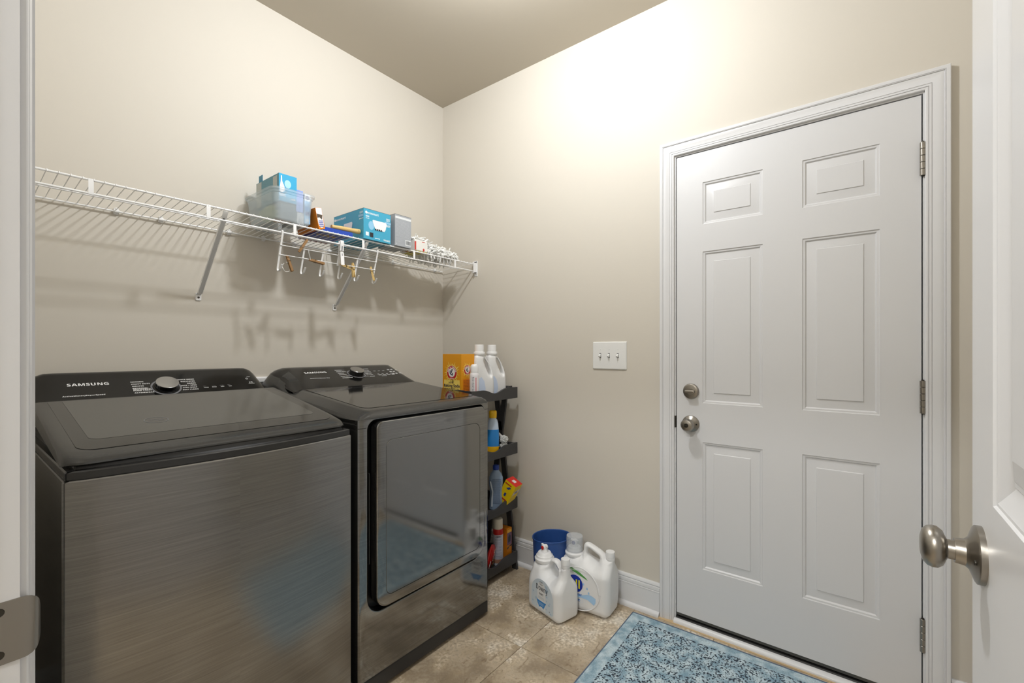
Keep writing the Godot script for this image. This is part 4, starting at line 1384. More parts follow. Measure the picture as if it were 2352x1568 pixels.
	var core = []
	for k in 9: core.append(Vector3(0.215, DECK + 0.030 - 0.0018 * k, 0.46 - k * 0.037))
	m.tube(core, [0.026, 0.028, 0.028, 0.027, 0.025, 0.022, 0.02, 0.017, 0.01], 12)
	part("strands", m, M.strand, t, "", 50.0).set_meta("kind", "stuff")
	# --- two clothespins left lying on the wires
	clothespin(Vector3(0.262, DECK + 0.0045, 1.150), Vector3(0.12, 0.0, -1), Vector3(0, 1, 0), M.pin_brown, "brown wooden clothespin lying on the shelf wires under the clear bin", "")
	clothespin(Vector3(0.235, DECK + 0.0045, 0.470), Vector3(0.35, 0.0, -1), Vector3(0, 1, 0), M.pin_brown, "brown wooden clothespin lying on the shelf wires beside the mop sleeve", "")

func clothespin(c, dir, side, wood, label, group, open = 0.09):
	# two tapered prongs hinged on a wire spring; dir runs from the handle to the jaws, side is the way it opens
	dir = dir.normalized(); side = (side - dir * side.dot(dir)).normalized()
	var n: Vector3 = dir.cross(side)
	var t = thing("clothespin", label, "clothespin", c, group)
	for s in [-1.0, 1.0]:
		var m = Mb.new()
		var poly = PackedVector2Array([Vector2(-0.036, 0.0042), Vector2(-0.034, 0.0068), Vector2(0.0, 0.0062), Vector2(0.020, 0.0058), Vector2(0.0345, 0.0022), Vector2(0.0345, 0.0003), Vector2(0.022, 0.0003), Vector2(0.020, 0.0014), Vector2(0.016, 0.0014), Vector2(0.014, 0.0003), Vector2(0.004, 0.0006), Vector2(0.0, 0.0016), Vector2(-0.006, 0.0006)])
		var P = PackedVector2Array()
		for q in poly: P.append(Vector2(q.x, q.y * s))
		m.prism(P, Transform3D(Basis(dir, side, n), c - n * 0.0045), 0.009)
		part("prong", m, wood, t, "", 20.0)
	var m = Mb.new()
	var coil = []
	for k in 25: coil.append(c + n * (-0.0065 + 0.013 * k / 24.0) + (dir * cos(k * 1.9) + side * sin(k * 1.9)) * 0.0022)
	m.tube(coil, 0.0007, 5)
	m.tube([c - n * 0.0058 + side * 0.002, c - n * 0.0056 + side * 0.0072 + dir * 0.010, c + n * 0.0056 + side * 0.0072 + dir * 0.010, c + n * 0.0058 + side * 0.002], 0.0008, 5)
	m.tube([c - n * 0.0062 - side * 0.002, c - n * 0.0056 - side * 0.0072 + dir * 0.010, c + n * 0.0056 - side * 0.0072 + dir * 0.010, c + n * 0.0062 - side * 0.002], 0.0008, 5)
	part("spring", m, M.pin_spring, t, "", 50.0)
	return t

func clear_bin():
	var t = thing("storage_bin", "clear plastic bin full of small boxes on the wire shelf", "bin", Vector3(0.165, DECK, 1.118))
	var c = Vector3(0.163, 0, 1.1175)
	var ring = func(sx, sz, y, r):
		var p = PackedVector3Array()
		for q in Mb.rrect(sx, sz, r, 6): p.append(Vector3(c.x + q.x, y, c.z + q.y))
		return p
	var m = Mb.new()
	var y = DECK + 0.0008
	m.loft([ring.call(0.225, 0.120, y + 0.0025, 0.02), ring.call(0.235, 0.130, y, 0.022), ring.call(0.245, 0.140, y + 0.003, 0.024), ring.call(0.256, 0.152, y + 0.012, 0.028), ring.call(0.272, 0.170, y + 0.112, 0.030), ring.call(0.276, 0.174, y + 0.114, 0.030), ring.call(0.277, 0.175, y + 0.122, 0.030), ring.call(0.290, 0.188, y + 0.124, 0.034), ring.call(0.292, 0.190, y + 0.132, 0.034), ring.call(0.286, 0.184, y + 0.133, 0.034), ring.call(0.2745, 0.1725, y + 0.131, 0.030), ring.call(0.2700, 0.1680, y + 0.112, 0.030), ring.call(0.2535, 0.1495, y + 0.013, 0.028), ring.call(0.243, 0.138, y + 0.005, 0.024), ring.call(0.225, 0.120, y + 0.0045, 0.02)])
	part("bin_body", m, M.clear_bin, t, "", 40.0)
	var f: float = y + 0.005
	# things in the bin, each its own object
	t = thing("bulb_box", "bright blue light bulb box sticking out of the clear bin, its flap open", "box", Vector3(0.17, f + 0.075, 1.135))
	var tilt = Basis(Vector3(1, 0, 0), 0.0)
	carton(t, 0.062, f + 0.082, 1.098, 0.274, f + 0.195, 1.172, paper("35a8d6", 0.35))
	var A = room_side(0.274, f + 0.082, 1.172); var B = near_side(0.062, f + 0.082, 1.172)
	m = Mb.new()
	m.flat(PackedVector2Array([Vector2(0.003, 0.040), Vector2(0.0035, 0.060), Vector2(0.007, 0.080), Vector2(0.008, 0.104), Vector2(0.012, 0.104), Vector2(0.013, 0.082), Vector2(0.022, 0.062), Vector2(0.024, 0.046), Vector2(0.017, 0.036), Vector2(0.008, 0.035)]), A)
	fine_print(m, shift(A, 0.002, 0.020), 0.025, 0.012, 2, 0.6, 30)
	fine_print(m, shift(A, 0.050, 0.012), 0.018, 0.008, 1, 0.8, 31)
	part("lamp_picture", m, paper("f0eef0"), t, "white lamp picture", 0.0)
	m = Mb.new()
	m.flat(disc(0.017, 24, 0.8), shift(A, 0.036, 0.074))
	part("print_tint", m, paper("a9dcef"), t, "", 0.0)
	m = Mb.new()
	annulus(m, 0.0145, 0.0165, shift(A, 0.0135, 0.047, 0.0003), 16, 1.1, PI * 1.12, PI * 1.95)
	part("print_dark", m, M.print_dark, t, "", 0.0)
	m = Mb.new()
	m.flat(rect(0.0, 0.0, 0.212, 0.112), B)
	part("side_print", m, paper("5f93a3"), t, "grey blue side", 0.0)
	m = Mb.new()
	m.flat(rect(0.160, 0.062, 0.198, 0.106), lift(B, 0.0003)); m.flat(rect(0.002, 0.0, 0.052, 0.110), lift(B, 0.0003))
	fine_print(m, shift(B, 0.070, 0.020, 0.0003), 0.08, 0.03, 4, 0.4, 32)
	part("side_label", m, paper("b7bdb8"), t, "", 0.0)
	m = Mb.new()
	m.box(Vector3(0.085, f + 0.1955, 1.1705), Vector3(0.122, f + 0.2225, 1.1715))
	part("flap", m, paper("3a87a6"), t)
	# dark packets below it
	t = thing("battery_pack", "dark striped packet low in the clear bin", "packet", Vector3(0.2, f, 1.15))
	carton(t, 0.15, f + 0.028, 1.092, 0.262, f + 0.0815, 1.166, paper("2e3538", 0.3))
	m = Mb.new()
	A = room_side(0.262, f + 0.03, 1.166)
	for k in 5: m.flat(PackedVector2Array([Vector2(0.004 + k * 0.013, 0.02), Vector2(0.009 + k * 0.013, 0.02), Vector2(0.016 + k * 0.013, 0.048), Vector2(0.011 + k * 0.013, 0.048)]), A)
	part("stripes", m, paper("56656b"), t, "", 0.0)
	t = thing("lavender_box", "pale lavender blue carton in the clear bin, beside the bright blue one", "box", Vector3(0.2, f, 1.075))
	carton(t, 0.09, f + 0.055, 1.0665, 0.266, f + 0.148, 1.0965, paper("8fa8ea", 0.35))
	t = thing("labelled_box", "small white box with a looped logo, low in the clear bin", "box", Vector3(0.2, f, 1.09))
	carton(t, 0.17, f + 0.0004, 1.062, 0.2625, f + 0.0545, 1.0905, paper("c9c9ca", 0.35))
	m = Mb.new()
	A = room_side(0.2625, f, 1.0905)
	for k in 2:
		annulus(m, 0.0032, 0.0042, shift(A, 0.010 + k * 0.009, 0.022), 20)
	fine_print(m, shift(A, 0.006, 0.012), 0.018, 0.004, 2, 0.4, 33)
	part("box_print", m, paper("55565c"), t, "", 0.0)
	t = thing("sponge_box", "pale blue box with dark blue oval badge, right end of the clear bin", "box", Vector3(0.2, f, 1.05))
	carton(t, 0.20, f + 0.012, 1.0350, 0.266, f + 0.140, 1.0605, paper("8cc0ea", 0.35))
	A = room_side(0.266, f + 0.012, 1.0605)
	m = Mb.new()
	m.flat(rect(0.0, 0.098, 0.0255, 0.128), A); m.flat(rect(0.004, 0.010, 0.020, 0.020), A)
	part("box_top_print", m, paper("eef3f8"), t, "", 0.0)
	m = Mb.new()
	m.flat(disc(0.0078, 24, 1.25), shift(A, 0.0125, 0.112, 0.0003)); m.flat(rect(0.003, 0.036, 0.023, 0.052), shift(A, 0, 0, 0.0003))
	part("badge", m, paper("202a80"), t, "dark blue oval", 0.0)
	m = Mb.new()
	text(m, "Great", shift(A, 0.0125, 0.1125, 0.0005), 0.0042, 0.5, 1.1)
	text(m, "Value", shift(A, 0.0125, 0.1072, 0.0005), 0.0038, 0.5, 1.1)
	part("badge_letters", m, M.print, t, "", 0.0)
	m = Mb.new()
	m.flat(rect(0.001, 0.054, 0.0245, 0.076), A)
	part("print_blue", m, paper("3f8fcf"), t, "", 0.0)
	t = thing("yellow_card", "black and yellow card standing at the back of the clear bin", "card", Vector3(0.1, f, 1.06))
	m = Mb.new()
	m.box(Vector3(0.068, f + 0.02, 1.0622), Vector3(0.150, f + 0.158, 1.0645))
	part("card", m, paper("3b382f", 0.4), t)
	B = near_side(0.068, f + 0.02, 1.0645)
	m = Mb.new()
	m.flat(rect(0.036, 0.112, 0.078, 0.134), B)
	part("card_print", m, paper("c9b93a"), t, "yellow print", 0.0)
	# crumpled bag at the near end
	t = thing("plastic_bag", "crumpled see-through greenish bag at the near end of the clear bin", "bag", Vector3(0.2, f, 1.175))
	m = Mb.new()
	var rows = []
	var nz = noise(22.0, 3, FastNoiseLite.TYPE_SIMPLEX_SMOOTH, 9)
	for j in 11:
		var loop = PackedVector3Array()
		var ph: float = PI * (j + 0.5) / 11.0
		for k in 22:
			var th = TAU * k / 22.0
			var d = Vector3(sin(ph) * cos(th) * 0.086, cos(ph) * 0.034, sin(ph) * sin(th) * 0.022)
			var s: float = 1.0 + 0.32 * nz.get_noise_3d(d.x, d.y, d.z)
			loop.append(Vector3(0.165, f + 0.044, 1.162) + d * Vector3(minf(s, 1.1), s, minf(s, 1.1)))
		rows.append(loop)
	m.loft(rows)
	part("film", m, M.clear_bag, t, "", 0.0)

# ------------------------------------------------------------------ hook rack with clothespins
const RACK_DX := -0.33   # the rack hangs in towards the wall as it goes down
func rack_point(z, y, out = 0.0):
	return Vector3(0.3005 + (y - 1.698) * -RACK_DX + out, y, z)

func hook_rack():
	var t = thing("hook_rack", "white wire rack of six hooks hung over the lower shelf rail", "rack", Vector3(0.30, 1.60, 0.93))
	var hz = [1.168, 1.070, 0.985, 0.897, 0.812, 0.712]
	for k in 6:
		var z: float = hz[k]
		var pts = []
		if k == 0 or k == 5:
			pts = [Vector3(0.2855, 1.6945, z), Vector3(0.2885, 1.7025, z), Vector3(0.294, 1.7045, z), Vector3(0.2995, 1.7015, z), rack_point(z, 1.690)]
		else:
			pts = [rack_point(z, 1.6475)]
		pts.append(rack_point(z, 1.62)); pts.append(rack_point(z, 1.568))
		for a in 7:
			var q: float = PI * a / 6.0
			pts.append(rack_point(z, 1.556 - 0.015 * sin(q)) + Vector3(0.015 - 0.015 * cos(q), 0, 0))
		pts.append(rack_point(z, 1.566) + Vector3(0.034, 0, 0))
		var m = Mb.new()
		m.strap(pts, 0.0072, 0.0022, Vector3(0, 0, 1))
		part("hook", m, M.wire, t, "", 50.0)
	for y in [1.6455, 1.6085]:
		var m = Mb.new()
		m.tube([rack_point(hz[0] + 0.004, y, 0.0022), rack_point(0.94, y, 0.0022), rack_point(hz[5] - 0.004, y, 0.0022)], 0.0017, 8)
		part("rack_wire", m, M.wire, t)
	# clothespins clipped on the wires
	var g = ""
	clothespin(rack_point(1.080, 1.6570, 0.004), Vector3(0.05, -0.85, 0.55), Vector3(1, 0.1, 0.1), M.pin_brown, "brown clothespin tilted across the upper rack wire near the first hooks", g)
	clothespin(rack_point(1.125, 1.580, 0.004), Vector3(-0.1, 0.98, 0.30), Vector3(1, 0.1, 0.1), M.pin_brown, "brown clothespin hanging below the rack between first and second hooks", g)
	clothespin(rack_point(1.010, 1.6030, 0.004), Vector3(0.0, 0.13, 1), Vector3(1, 0.1, 0), M.pin_brown, "brown clothespin lying level along the lower rack wire at the third hook", g)
	clothespin(rack_point(0.828, 1.5930, 0.004), Vector3(-0.1, 0.99, 0.02), Vector3(0.1, 0, 1), M.pin_pale, "straw coloured clothespin upright on the lower rack wire by the fifth hook", g)
	clothespin(rack_point(0.722, 1.5900, 0.004), Vector3(-0.1, 0.96, 0.22), Vector3(0.7, 0, 0.7), M.pin_pale, "pale clothespin clipped at the right end of the rack", g)
	clothespin(rack_point(0.868, 1.6040, 0.004), Vector3(0.3, 0.1, 1), Vector3(0.2, 1, 0), M.pin_pale, "straw coloured clothespin seen end-on along the lower rack wire", g)
	# white plastic clip over the rail
	var c = thing("plastic_clip", "white plastic clip peg gripping the lower shelf rail", "clip", Vector3(0.295, 1.65, 0.905))
	for s in [-1.0, 1.0]:
		var m = Mb.new()
		var z = 0.905
		var dx: float = 0.0075 * s
		m.strap([Vector3(0.2945 + dx * 0.8, 1.712, z), Vector3(0.2945 + dx * 1.15, 1.700, z), Vector3(0.2945 + dx * 0.8, 1.690, z), Vector3(0.2940 + dx * 0.7, 1.665, z), Vector3(0.292 + dx * 1.6, 1.630, z), Vector3(0.289 + dx * 2.4, 1.600, z)], 0.017, 0.0042, Vector3(0, 0, 1))
		part("half", m, M.white_plastic, c, "", 40.0)
	var m = Mb.new()
	m.rbox(Vector3(0.0045, 0.022, 0.0006), Transform3D(Basis(Vector3(0, 0, -1), Vector3(0.14, 0.99, 0), Vector3(0.99, -0.14, 0)), Vector3(0.3030, 1.676, 0.905)), 0.0015)
	m.rbox(Vector3(0.0035, 0.012, 0.0006), Transform3D(Basis(Vector3(0, 0, -1), Vector3(-0.12, 0.99, 0), Vector3(0.99, 0.12, 0)), Vector3(0.3035, 1.648, 0.905)), 0.001)
	part("slot", m, M.print_grey, c)
	m = Mb.new()
	m.tube([Vector3(0.299, 1.660, 0.893), Vector3(0.3045, 1.664, 0.898), Vector3(0.3045, 1.664, 0.912), Vector3(0.299, 1.660, 0.917)], 0.001, 6)
	part("spring", m, M.pin_spring, c)
	# twist of white string
	m = Mb.new()
	var pts = []
	for k in 22: pts.append(rack_point(1.134, 1.563, 0.004) + Vector3(0.003 * sin(k * 1.3), 0.020 * sin(k * 0.27 + 1.4), 0.017 * cos(k * 0.27 + 1.4)))
	m.tube(pts, 0.0012, 5)
	plain("string_loop", m, M.strand, "loop of white string hanging from the long clothespin on the rack", "string", "", Vector3(0.26, 1.56, 1.134))
	m = Mb.new()
	m.tube([rack_point(1.055, 1.645, 0.006), rack_point(1.052, 1.633, 0.007), rack_point(1.045, 1.620, 0.006), rack_point(1.040, 1.606, 0.006)], 0.0013, 5)
	plain("string_end", m, M.strand, "short end of white string between the two rack wires at the second hook", "string", "", Vector3(0.27, 1.62, 1.048))

# ------------------------------------------------------------------ black ladder shelf in the corner
const TRAYS := [0.949, 0.642, 0.341, 0.040]
func ladder_shelf():
	var t = thing("ladder_shelf", "black four-tray ladder shelf standing in the corner behind the dryer", "shelf", Vector3(0.54, 0.0, 0.243))
	var z0 = 0.057; var z1 = 0.430; var x0 = 0.410; var x1 = 0.660
	for y in TRAYS:
		var n = Node3D.new(); n.name = "tray"; n.position = Vector3(0.535, y, 0.243) - t.position; t.add_child(n, true)
		# scooped front and back boards
		var poly = PackedVector2Array([Vector2(z0, y), Vector2(z1, y), Vector2(z1, y + 0.060)])
		var zc = (z0 + z1) * 0.5
		poly.append(Vector2(zc + 0.098, y + 0.060))
		for k in range(1, 16):
			var u: float = k / 16.0
			poly.append(Vector2(zc + 0.096 - 0.192 * u, y + 0.060 - 0.022 * (0.5 - 0.5 * cos(TAU * u))))
		poly.append(Vector2(zc - 0.098, y + 0.060)); poly.append(Vector2(z0, y + 0.060))
		for x in [x0, x1 - 0.011]:
			var m = Mb.new()
			m.prism(poly, Transform3D(Basis(Vector3(0, 0, 1), Vector3(0, 1, 0), Vector3(1, 0, 0)), Vector3(x, 0, 0)), 0.011)
			part("front_board" if x > 0.5 else "back_board", m, M.rack_black, n, "", 20.0)
		for z in [z0 + 0.013, z1 - 0.024]:
			var m = Mb.new()
			m.box(Vector3(x0 + 0.011, y, z), Vector3(x1 - 0.011, y + 0.060, z + 0.011))
			part("side_board", m, M.rack_black, n)
		var m = Mb.new()
		m.box(Vector3(x0 + 0.011, y + 0.004, z0 + 0.024), Vector3(x1 - 0.011, y + 0.010, z1 - 0.024))
		part("bottom_board", m, M.rack_black, n)
	for z in [z0 + 0.0005, z1 - 0.0125]:
		for q in [[0.650, 0.508], [0.430, 0.585]]:
			var m = Mb.new()
			var o: float = 0.0 if q[0] > 0.6 else 0.0
			m.prism(PackedVector2Array([Vector2(q[0] - 0.019, 0.0), Vector2(q[0] + 0.016, 0.0), Vector2(q[1] + 0.016, 1.012), Vector2(q[1] - 0.017, 1.012)]), at_y(0, 0, z + o), 0.012)
			part("leg", m, M.rack_black, t, "", 0.0)
	var m = Mb.new()
	m.rbox(Vector3(0.020, 0.034, 0.006), Transform3D(Basis(Vector3(0, 0, 1), Vector3(0, 1, 0), Vector3(-1, 0, 0)), Vector3(0.645, 1.000, 0.10)), 0.001)
	part("catch", m, M.rack_black, t)

func profile_bottle(sections, c, a, n = 28):
	# sections: [height, half width along a, half depth, squareness]
	var m = Mb.new()
	var L = []
	var b: Vector3 = a.cross(Vector3.UP)
	for s in sections:
		var loop = PackedVector3Array()
		for k in n:
			var th = TAU * k / n
			var cx = cos(th); var sy = sin(th)
			var e: float = 2.0 / s[3]
			loop.append(c + Vector3(0, s[0], 0) + a * s[1] * signf(cx) * pow(absf(cx), e) + b * s[2] * signf(sy) * pow(absf(sy), e))
		L.append(loop)
	m.loft(L)
	return m

func tray_things():
	var f1: float = TRAYS[0] + 0.0102; var f2: float = TRAYS[1] + 0.0102; var f3: float = TRAYS[2] + 0.0102; var f4: float = TRAYS[3] + 0.0102
	# ---- top tray: baking soda
	var t = thing("soda_box", "tall yellow baking soda box with a red and white round badge on the top tray", "box", Vector3(0.487, f1, 0.345))
	carton(t, 0.423, f1, 0.300, 0.560, 1.1925, 0.398, paper("e39a12", 0.4))
	var F = near_side(0.423, f1, 0.398); var S = room_side(0.560, f1, 0.398)
	for q in [[F, 0.137, 0.069, 0.138, 0.036, 0.0], [S, 0.098, 0.044, 0.152, 0.025, 0.02]]:
		var w: float = q[1]; var c = Vector2(q[2], q[3]); var R: float = q[4]
		var m = Mb.new()
		for k in 22:
			var a0: float = TAU * (k + 0.5 * (k % 2) * 0.3) / 22.0; var da: float = 0.05 + 0.05 * (k % 3)
			var l: float = R * (1.35 + 0.55 * ((k * 7) % 5) / 5.0)
			var p = [c + Vector2(cos(a0 - da), sin(a0 - da)) * R, c + Vector2(cos(a0), sin(a0)) * l, c + Vector2(cos(a0 + da), sin(a0 + da)) * R]
			for i in 3: p[i] = Vector2(clampf(p[i].x, 0.001, w - 0.001), p[i].y)
			m.flat(PackedVector2Array(p), q[0])
		m.flat(disc(R * 1.12, 32, 1.0, c), lift(q[0], 0.0001))
		if q[5] == 0.0: m.flat(PackedVector2Array([Vector2(0.004, 0.0), Vector2(w - 0.004, 0.0), Vector2(w - 0.012, 0.10), Vector2(0.012, 0.10)]), q[0])
		part("print_yellow", m, paper("f3d66a", 0.4), t, "pale yellow rays", 0.0)
		m = Mb.new()
		m.flat(disc(R, 36, 1.0, c), lift(q[0], 0.0004))
		part("badge", m, paper("c2252c", 0.4), t, "red round badge", 0.0)
		m = Mb.new()
		m.flat(disc(R * 0.66, 32, 1.0, c), lift(q[0], 0.0007))
		var word = "ARM & HAMMER"
		for k in word.length():
			if word[k] == " ": continue
			var a0: float = PI * 0.98 - PI * 0.96 * (k + 0.5) / word.length()
			var at: Vector3 = q[0] * Vector3(c.x + cos(a0) * R * 0.71, c.y + sin(a0) * R * 0.71, 0.0007)
			var up: Vector3 = q[0].basis * Vector3(cos(a0), sin(a0), 0)
			text(m, word[k], frame(at, up.cross(q[0].basis.z), up), R * 0.22, 0.5)
		fine_print(m, shift(q[0], c.x - R * 0.42, c.y - R * 0.88, 0.0007), R * 0.84, R * 0.16, 1, 0.7, 50)
		part("badge_print", m, paper("f1eee8", 0.4), t, "", 0.0)
		m = Mb.new()
		# bent arm holding a hammer
		for e in [[-0.30, 0.30, -0.34, -0.10], [-0.34, -0.10, 0.02, -0.34], [0.02, -0.34, 0.26, -0.30], [-0.04, 0.36, 0.18, 0.44], [0.06, 0.40, -0.10, -0.08], [0.10, -0.06, 0.20, -0.20]]:
			var p0: Vector2 = c + Vector2(e[0], e[1]) * R; var p1: Vector2 = c + Vector2(e[2], e[3]) * R
			var nn = (p1 - p0).orthogonal().normalized() * R * 0.085
			m.flat(PackedVector2Array([p0 + nn, p0 - nn, p1 - nn, p1 + nn]), lift(q[0], 0.001))
		if q[5] == 0.0:
			text(m, "pure", shift(q[0], 0.047, 0.0815, 0.0006), 0.011, 0.0, 1.0, false)
			text(m, "Baking Soda", shift(q[0], 0.0685, 0.063, 0.0006), 0.0145, 0.5, 0.99)
			fine_print(m, shift(q[0], 0.010, 0.0535, 0.0006), 0.117, 0.004, 1, 0.6, 51)
			text(m, "100%", shift(q[0], 0.026, 0.034, 0.0006), 0.010, 0.0)
			annulus(m, 0.008, 0.011, shift(q[0], 0.073, 0.037, 0.0006), 20)
			m.flat(rect(0.085, 0.030, 0.108, 0.037), lift(q[0], 0.0006))
			m.flat(rect(0.01, 0.006, 0.13, 0.026), lift(q[0], 0.0006))
		part("print_navy", m, paper("262a4a", 0.4), t, "dark blue print", 0.0)
	var m = Mb.new()
	m.flat(rect(0.012, 0.0, 0.088, 0.105), lift(S, 0.0003))
	part("side_panel", m, paper("dd7c12", 0.4), t, "orange text panel", 0.0)
	m = Mb.new()
	fine_print(m, shift(S, 0.015, 0.004, 0.0006), 0.07, 0.098, 13, 0.45, 52)
	part("side_print", m, paper("9a5210", 0.4), t, "", 0.0)
	# ---- spray bottle
	t = thing("spray_can", "small white aerosol can with rounded cap in front of the yellow soda box", "can", Vector3(0.603, f1, 0.347))
	var k = Transform3D(Basis(), Vector3(0.603, f1, 0.347))
	m = Mb.new()
	m.lathe([[0.0, 0.0], [0.0235, 0.0], [0.0245, 0.003], [0.0245, 0.122], [0.0225, 0.132], [0.0195, 0.138], [0.0, 0.138]], k, 32)
	part("can_body", m, paper("e7e4e6", 0.3), t)
	m = Mb.new()
	m.lathe([[0.0, 0.1385], [0.0195, 0.1385], [0.0195, 0.140], [0.0202, 0.142], [0.0202, 0.165], [0.0185, 0.175], [0.013, 0.181], [0.0, 0.183]], k, 32)
	part("cap", m, M.jug_cap, t)
	m = Mb.new()
	var nearest = atan2(0.66, 0.75)
	for j in 14:
		for i in 9:
			if (i * 5 + j * 3) % 7 == 0: continue
			var a0: float = nearest + 0.62 + (-0.055 * i) ; var a1: float = a0 - 0.045
			var y0: float = 0.016 + j * 0.0075
			var r = 0.0247
			m.face(k * Vector3(cos(a0) * r, y0, sin(a0) * r), k * Vector3(cos(a1) * r, y0, sin(a1) * r), k * Vector3(cos(a1) * r, y0 + 0.0035, sin(a1) * r), k * Vector3(cos(a0) * r, y0 + 0.0035, sin(a0) * r), Vector3(cos(a0), 0, sin(a0)))
	part("can_print", m, M.print_grey, t, "grey fine print", 0.0)
	m = Mb.new()
	for i in 5:
		var a0: float = nearest - 0.05 - i * 0.07; var a1: float = a0 - 0.07
		var r = 0.0247
		m.face(k * Vector3(cos(a0) * r, 0.012, sin(a0) * r), k * Vector3(cos(a1) * r, 0.012, sin(a1) * r), k * Vector3(cos(a1) * r, 0.115, sin(a1) * r), k * Vector3(cos(a0) * r, 0.115, sin(a0) * r), Vector3(cos(a0), 0, sin(a0)))
	part("can_band", m, paper("d9a9ad", 0.4), t, "pink band", 0.0)
	# ---- two white jugs
	var outline = PackedVector2Array([Vector2(0.008, 0.0), Vector2(0.108, 0.0), Vector2(0.116, 0.008), Vector2(0.116, 0.060), Vector2(0.112, 0.118), Vector2(0.106, 0.152), Vector2(0.094, 0.184), Vector2(0.078, 0.208), Vector2(0.066, 0.222), Vector2(0.058, 0.228), Vector2(0.012, 0.228), Vector2(0.002, 0.218), Vector2(-0.002, 0.198), Vector2(-0.001, 0.150), Vector2(-0.003, 0.080), Vector2(-0.003, 0.010)])
	var cut = PackedVector2Array([Vector2(0.060, 0.206), Vector2(0.068, 0.206), Vector2(0.086, 0.180), Vector2(0.096, 0.146), Vector2(0.098, 0.124), Vector2(0.092, 0.116), Vector2(0.083, 0.130), Vector2(0.068, 0.168), Vector2(0.058, 0.196)])
	var deep = func(s, y): return 0.031 * (1.0 - 0.52 * smoothstep(0.10, 0.20, y) * smoothstep(0.035, 0.075, s) - 0.1 * smoothstep(0.16, 0.23, y))
	var a = Vector3(0.35, 0, -0.937).normalized()
	var i = 0
	for q in [[Vector3(0.566, f1, 0.243), "white detergent jug with a screw cap, next to the spray can on the top tray"], [Vector3(0.553, f1, 0.124), "white detergent jug with a screw cap, nearest the back wall on the top tray"]]:
		t = thing("detergent_jug", q[1], "jug", q[0])
		var nrm = Vector3(-a.z, 0, a.x)
		var o: Vector3 = q[0] - a * 0.056 + nrm * 0.031
		part("jug_body", jug_mesh(outline, cut, 0.062, deep, 0.018, 0.0038, o, a, nrm), M.jug, t, "", 70.0)
		k = Transform3D(Basis(a, Vector3.UP, -nrm), o + a * 0.036 - nrm * 0.031)
		m = Mb.new()
		m.lathe([[0.024, 0.222], [0.0295, 0.229], [0.0305, 0.234], [0.0305, 0.241], [0.0275, 0.246], [0.0, 0.246]], k, 36)
		part("neck_ring", m, M.jug, t)
		m = Mb.new()
		m.lathe([[0.0, 0.246], [0.0245, 0.246], [0.0250, 0.248], [0.0245, 0.280], [0.0225, 0.283], [0.0205, 0.2815], [0.0, 0.2790]], k, 36)
		part("cap", m, M.jug_cap, t)
		var L = frame(o + nrm * 0.0006, a, Vector3.UP)
		m = Mb.new()
		m.flat(PackedVector2Array([Vector2(0.010, 0.012), Vector2(0.050, 0.012), Vector2(0.058, 0.05), Vector2(0.05, 0.09), Vector2(0.034, 0.112), Vector2(0.012, 0.10)]), L)
		part("label", m, paper("c9d6ec"), t, "pale blue label", 0.0)
		m = Mb.new()
		m.flat(rect(0.012, 0.066, 0.016, 0.088), shift(L, 0, 0, 0.0004)) if i == 0 else m.flat(PackedVector2Array([Vector2(0.02, 0.012), Vector2(0.034, 0.012), Vector2(0.028, 0.04)]), shift(L, 0, 0, 0.0004))
		part("label_print", m, paper("2f62a8" if i else "22242c"), t, "", 0.0)
		i += 1
	# ---- second tray: polish bottle and brush
	var b = Vector3(0.75, 0, -0.66).normalized()
	t = thing("polish_bottle", "blue and yellow polish bottle with yellow cap on the second tray", "bottle", Vector3(0.598, f2, 0.196))
	var c = Vector3(0.598, f2, 0.196)
	part("bottle_body", profile_bottle([[0.0, 0.032, 0.020, 2.6], [0.003, 0.034, 0.022, 2.6], [0.045, 0.034, 0.022, 2.6]], c, b), paper("f0b81c", 0.3), t)
	part("bottle_middle", profile_bottle([[0.045, 0.034, 0.022, 2.6], [0.10, 0.034, 0.022, 2.6], [0.135, 0.032, 0.021, 2.5]], c, b), paper("2b86cf", 0.3), t, "blue middle")
	part("bottle_shoulder", profile_bottle([[0.135, 0.032, 0.021, 2.5], [0.165, 0.029, 0.019, 2.4], [0.185, 0.024, 0.017, 2.2], [0.192, 0.019, 0.016, 2.0], [0.196, 0.017, 0.015, 2.0]], c, b), paper("c3d2e6", 0.3), t, "silver blue shoulder")
	part("cap", profile_bottle([[0.196, 0.0195, 0.016, 2.2], [0.199, 0.021, 0.017, 2.2], [0.222, 0.022, 0.018, 2.4], [0.232, 0.021, 0.017, 2.6], [0.237, 0.016, 0.013, 2.4]], c, b), paper("f2bf1f", 0.35), t)
	m = Mb.new()
	var BL = frame(c + b.cross(Vector3.UP) * -0.0222 , b, Vector3.UP)
	if BL.basis.z.dot(Vector3(1, 0, 1)) < 0.0: BL = frame(c + b.cross(Vector3.UP) * 0.0222, -b, Vector3.UP)
	m.flat(disc(0.012, 24, 0.75), shift(BL, 0.014, 0.115))
	text(m, "POLISH", shift(BL, 0.0, 0.074), 0.008, 0.5)
	fine_print(m, shift(BL, -0.018, 0.058), 0.036, 0.010, 2, 0.5, 54)
	part("label_print", m, M.print, t, "", 0.0)
	t = thing("dish_brush", "round white bristle brush lying on the second tray", "brush", Vector3(0.602, f2, 0.105))
	m = Mb.new()
	var r = RandomNumberGenerator.new(); r.seed = 61
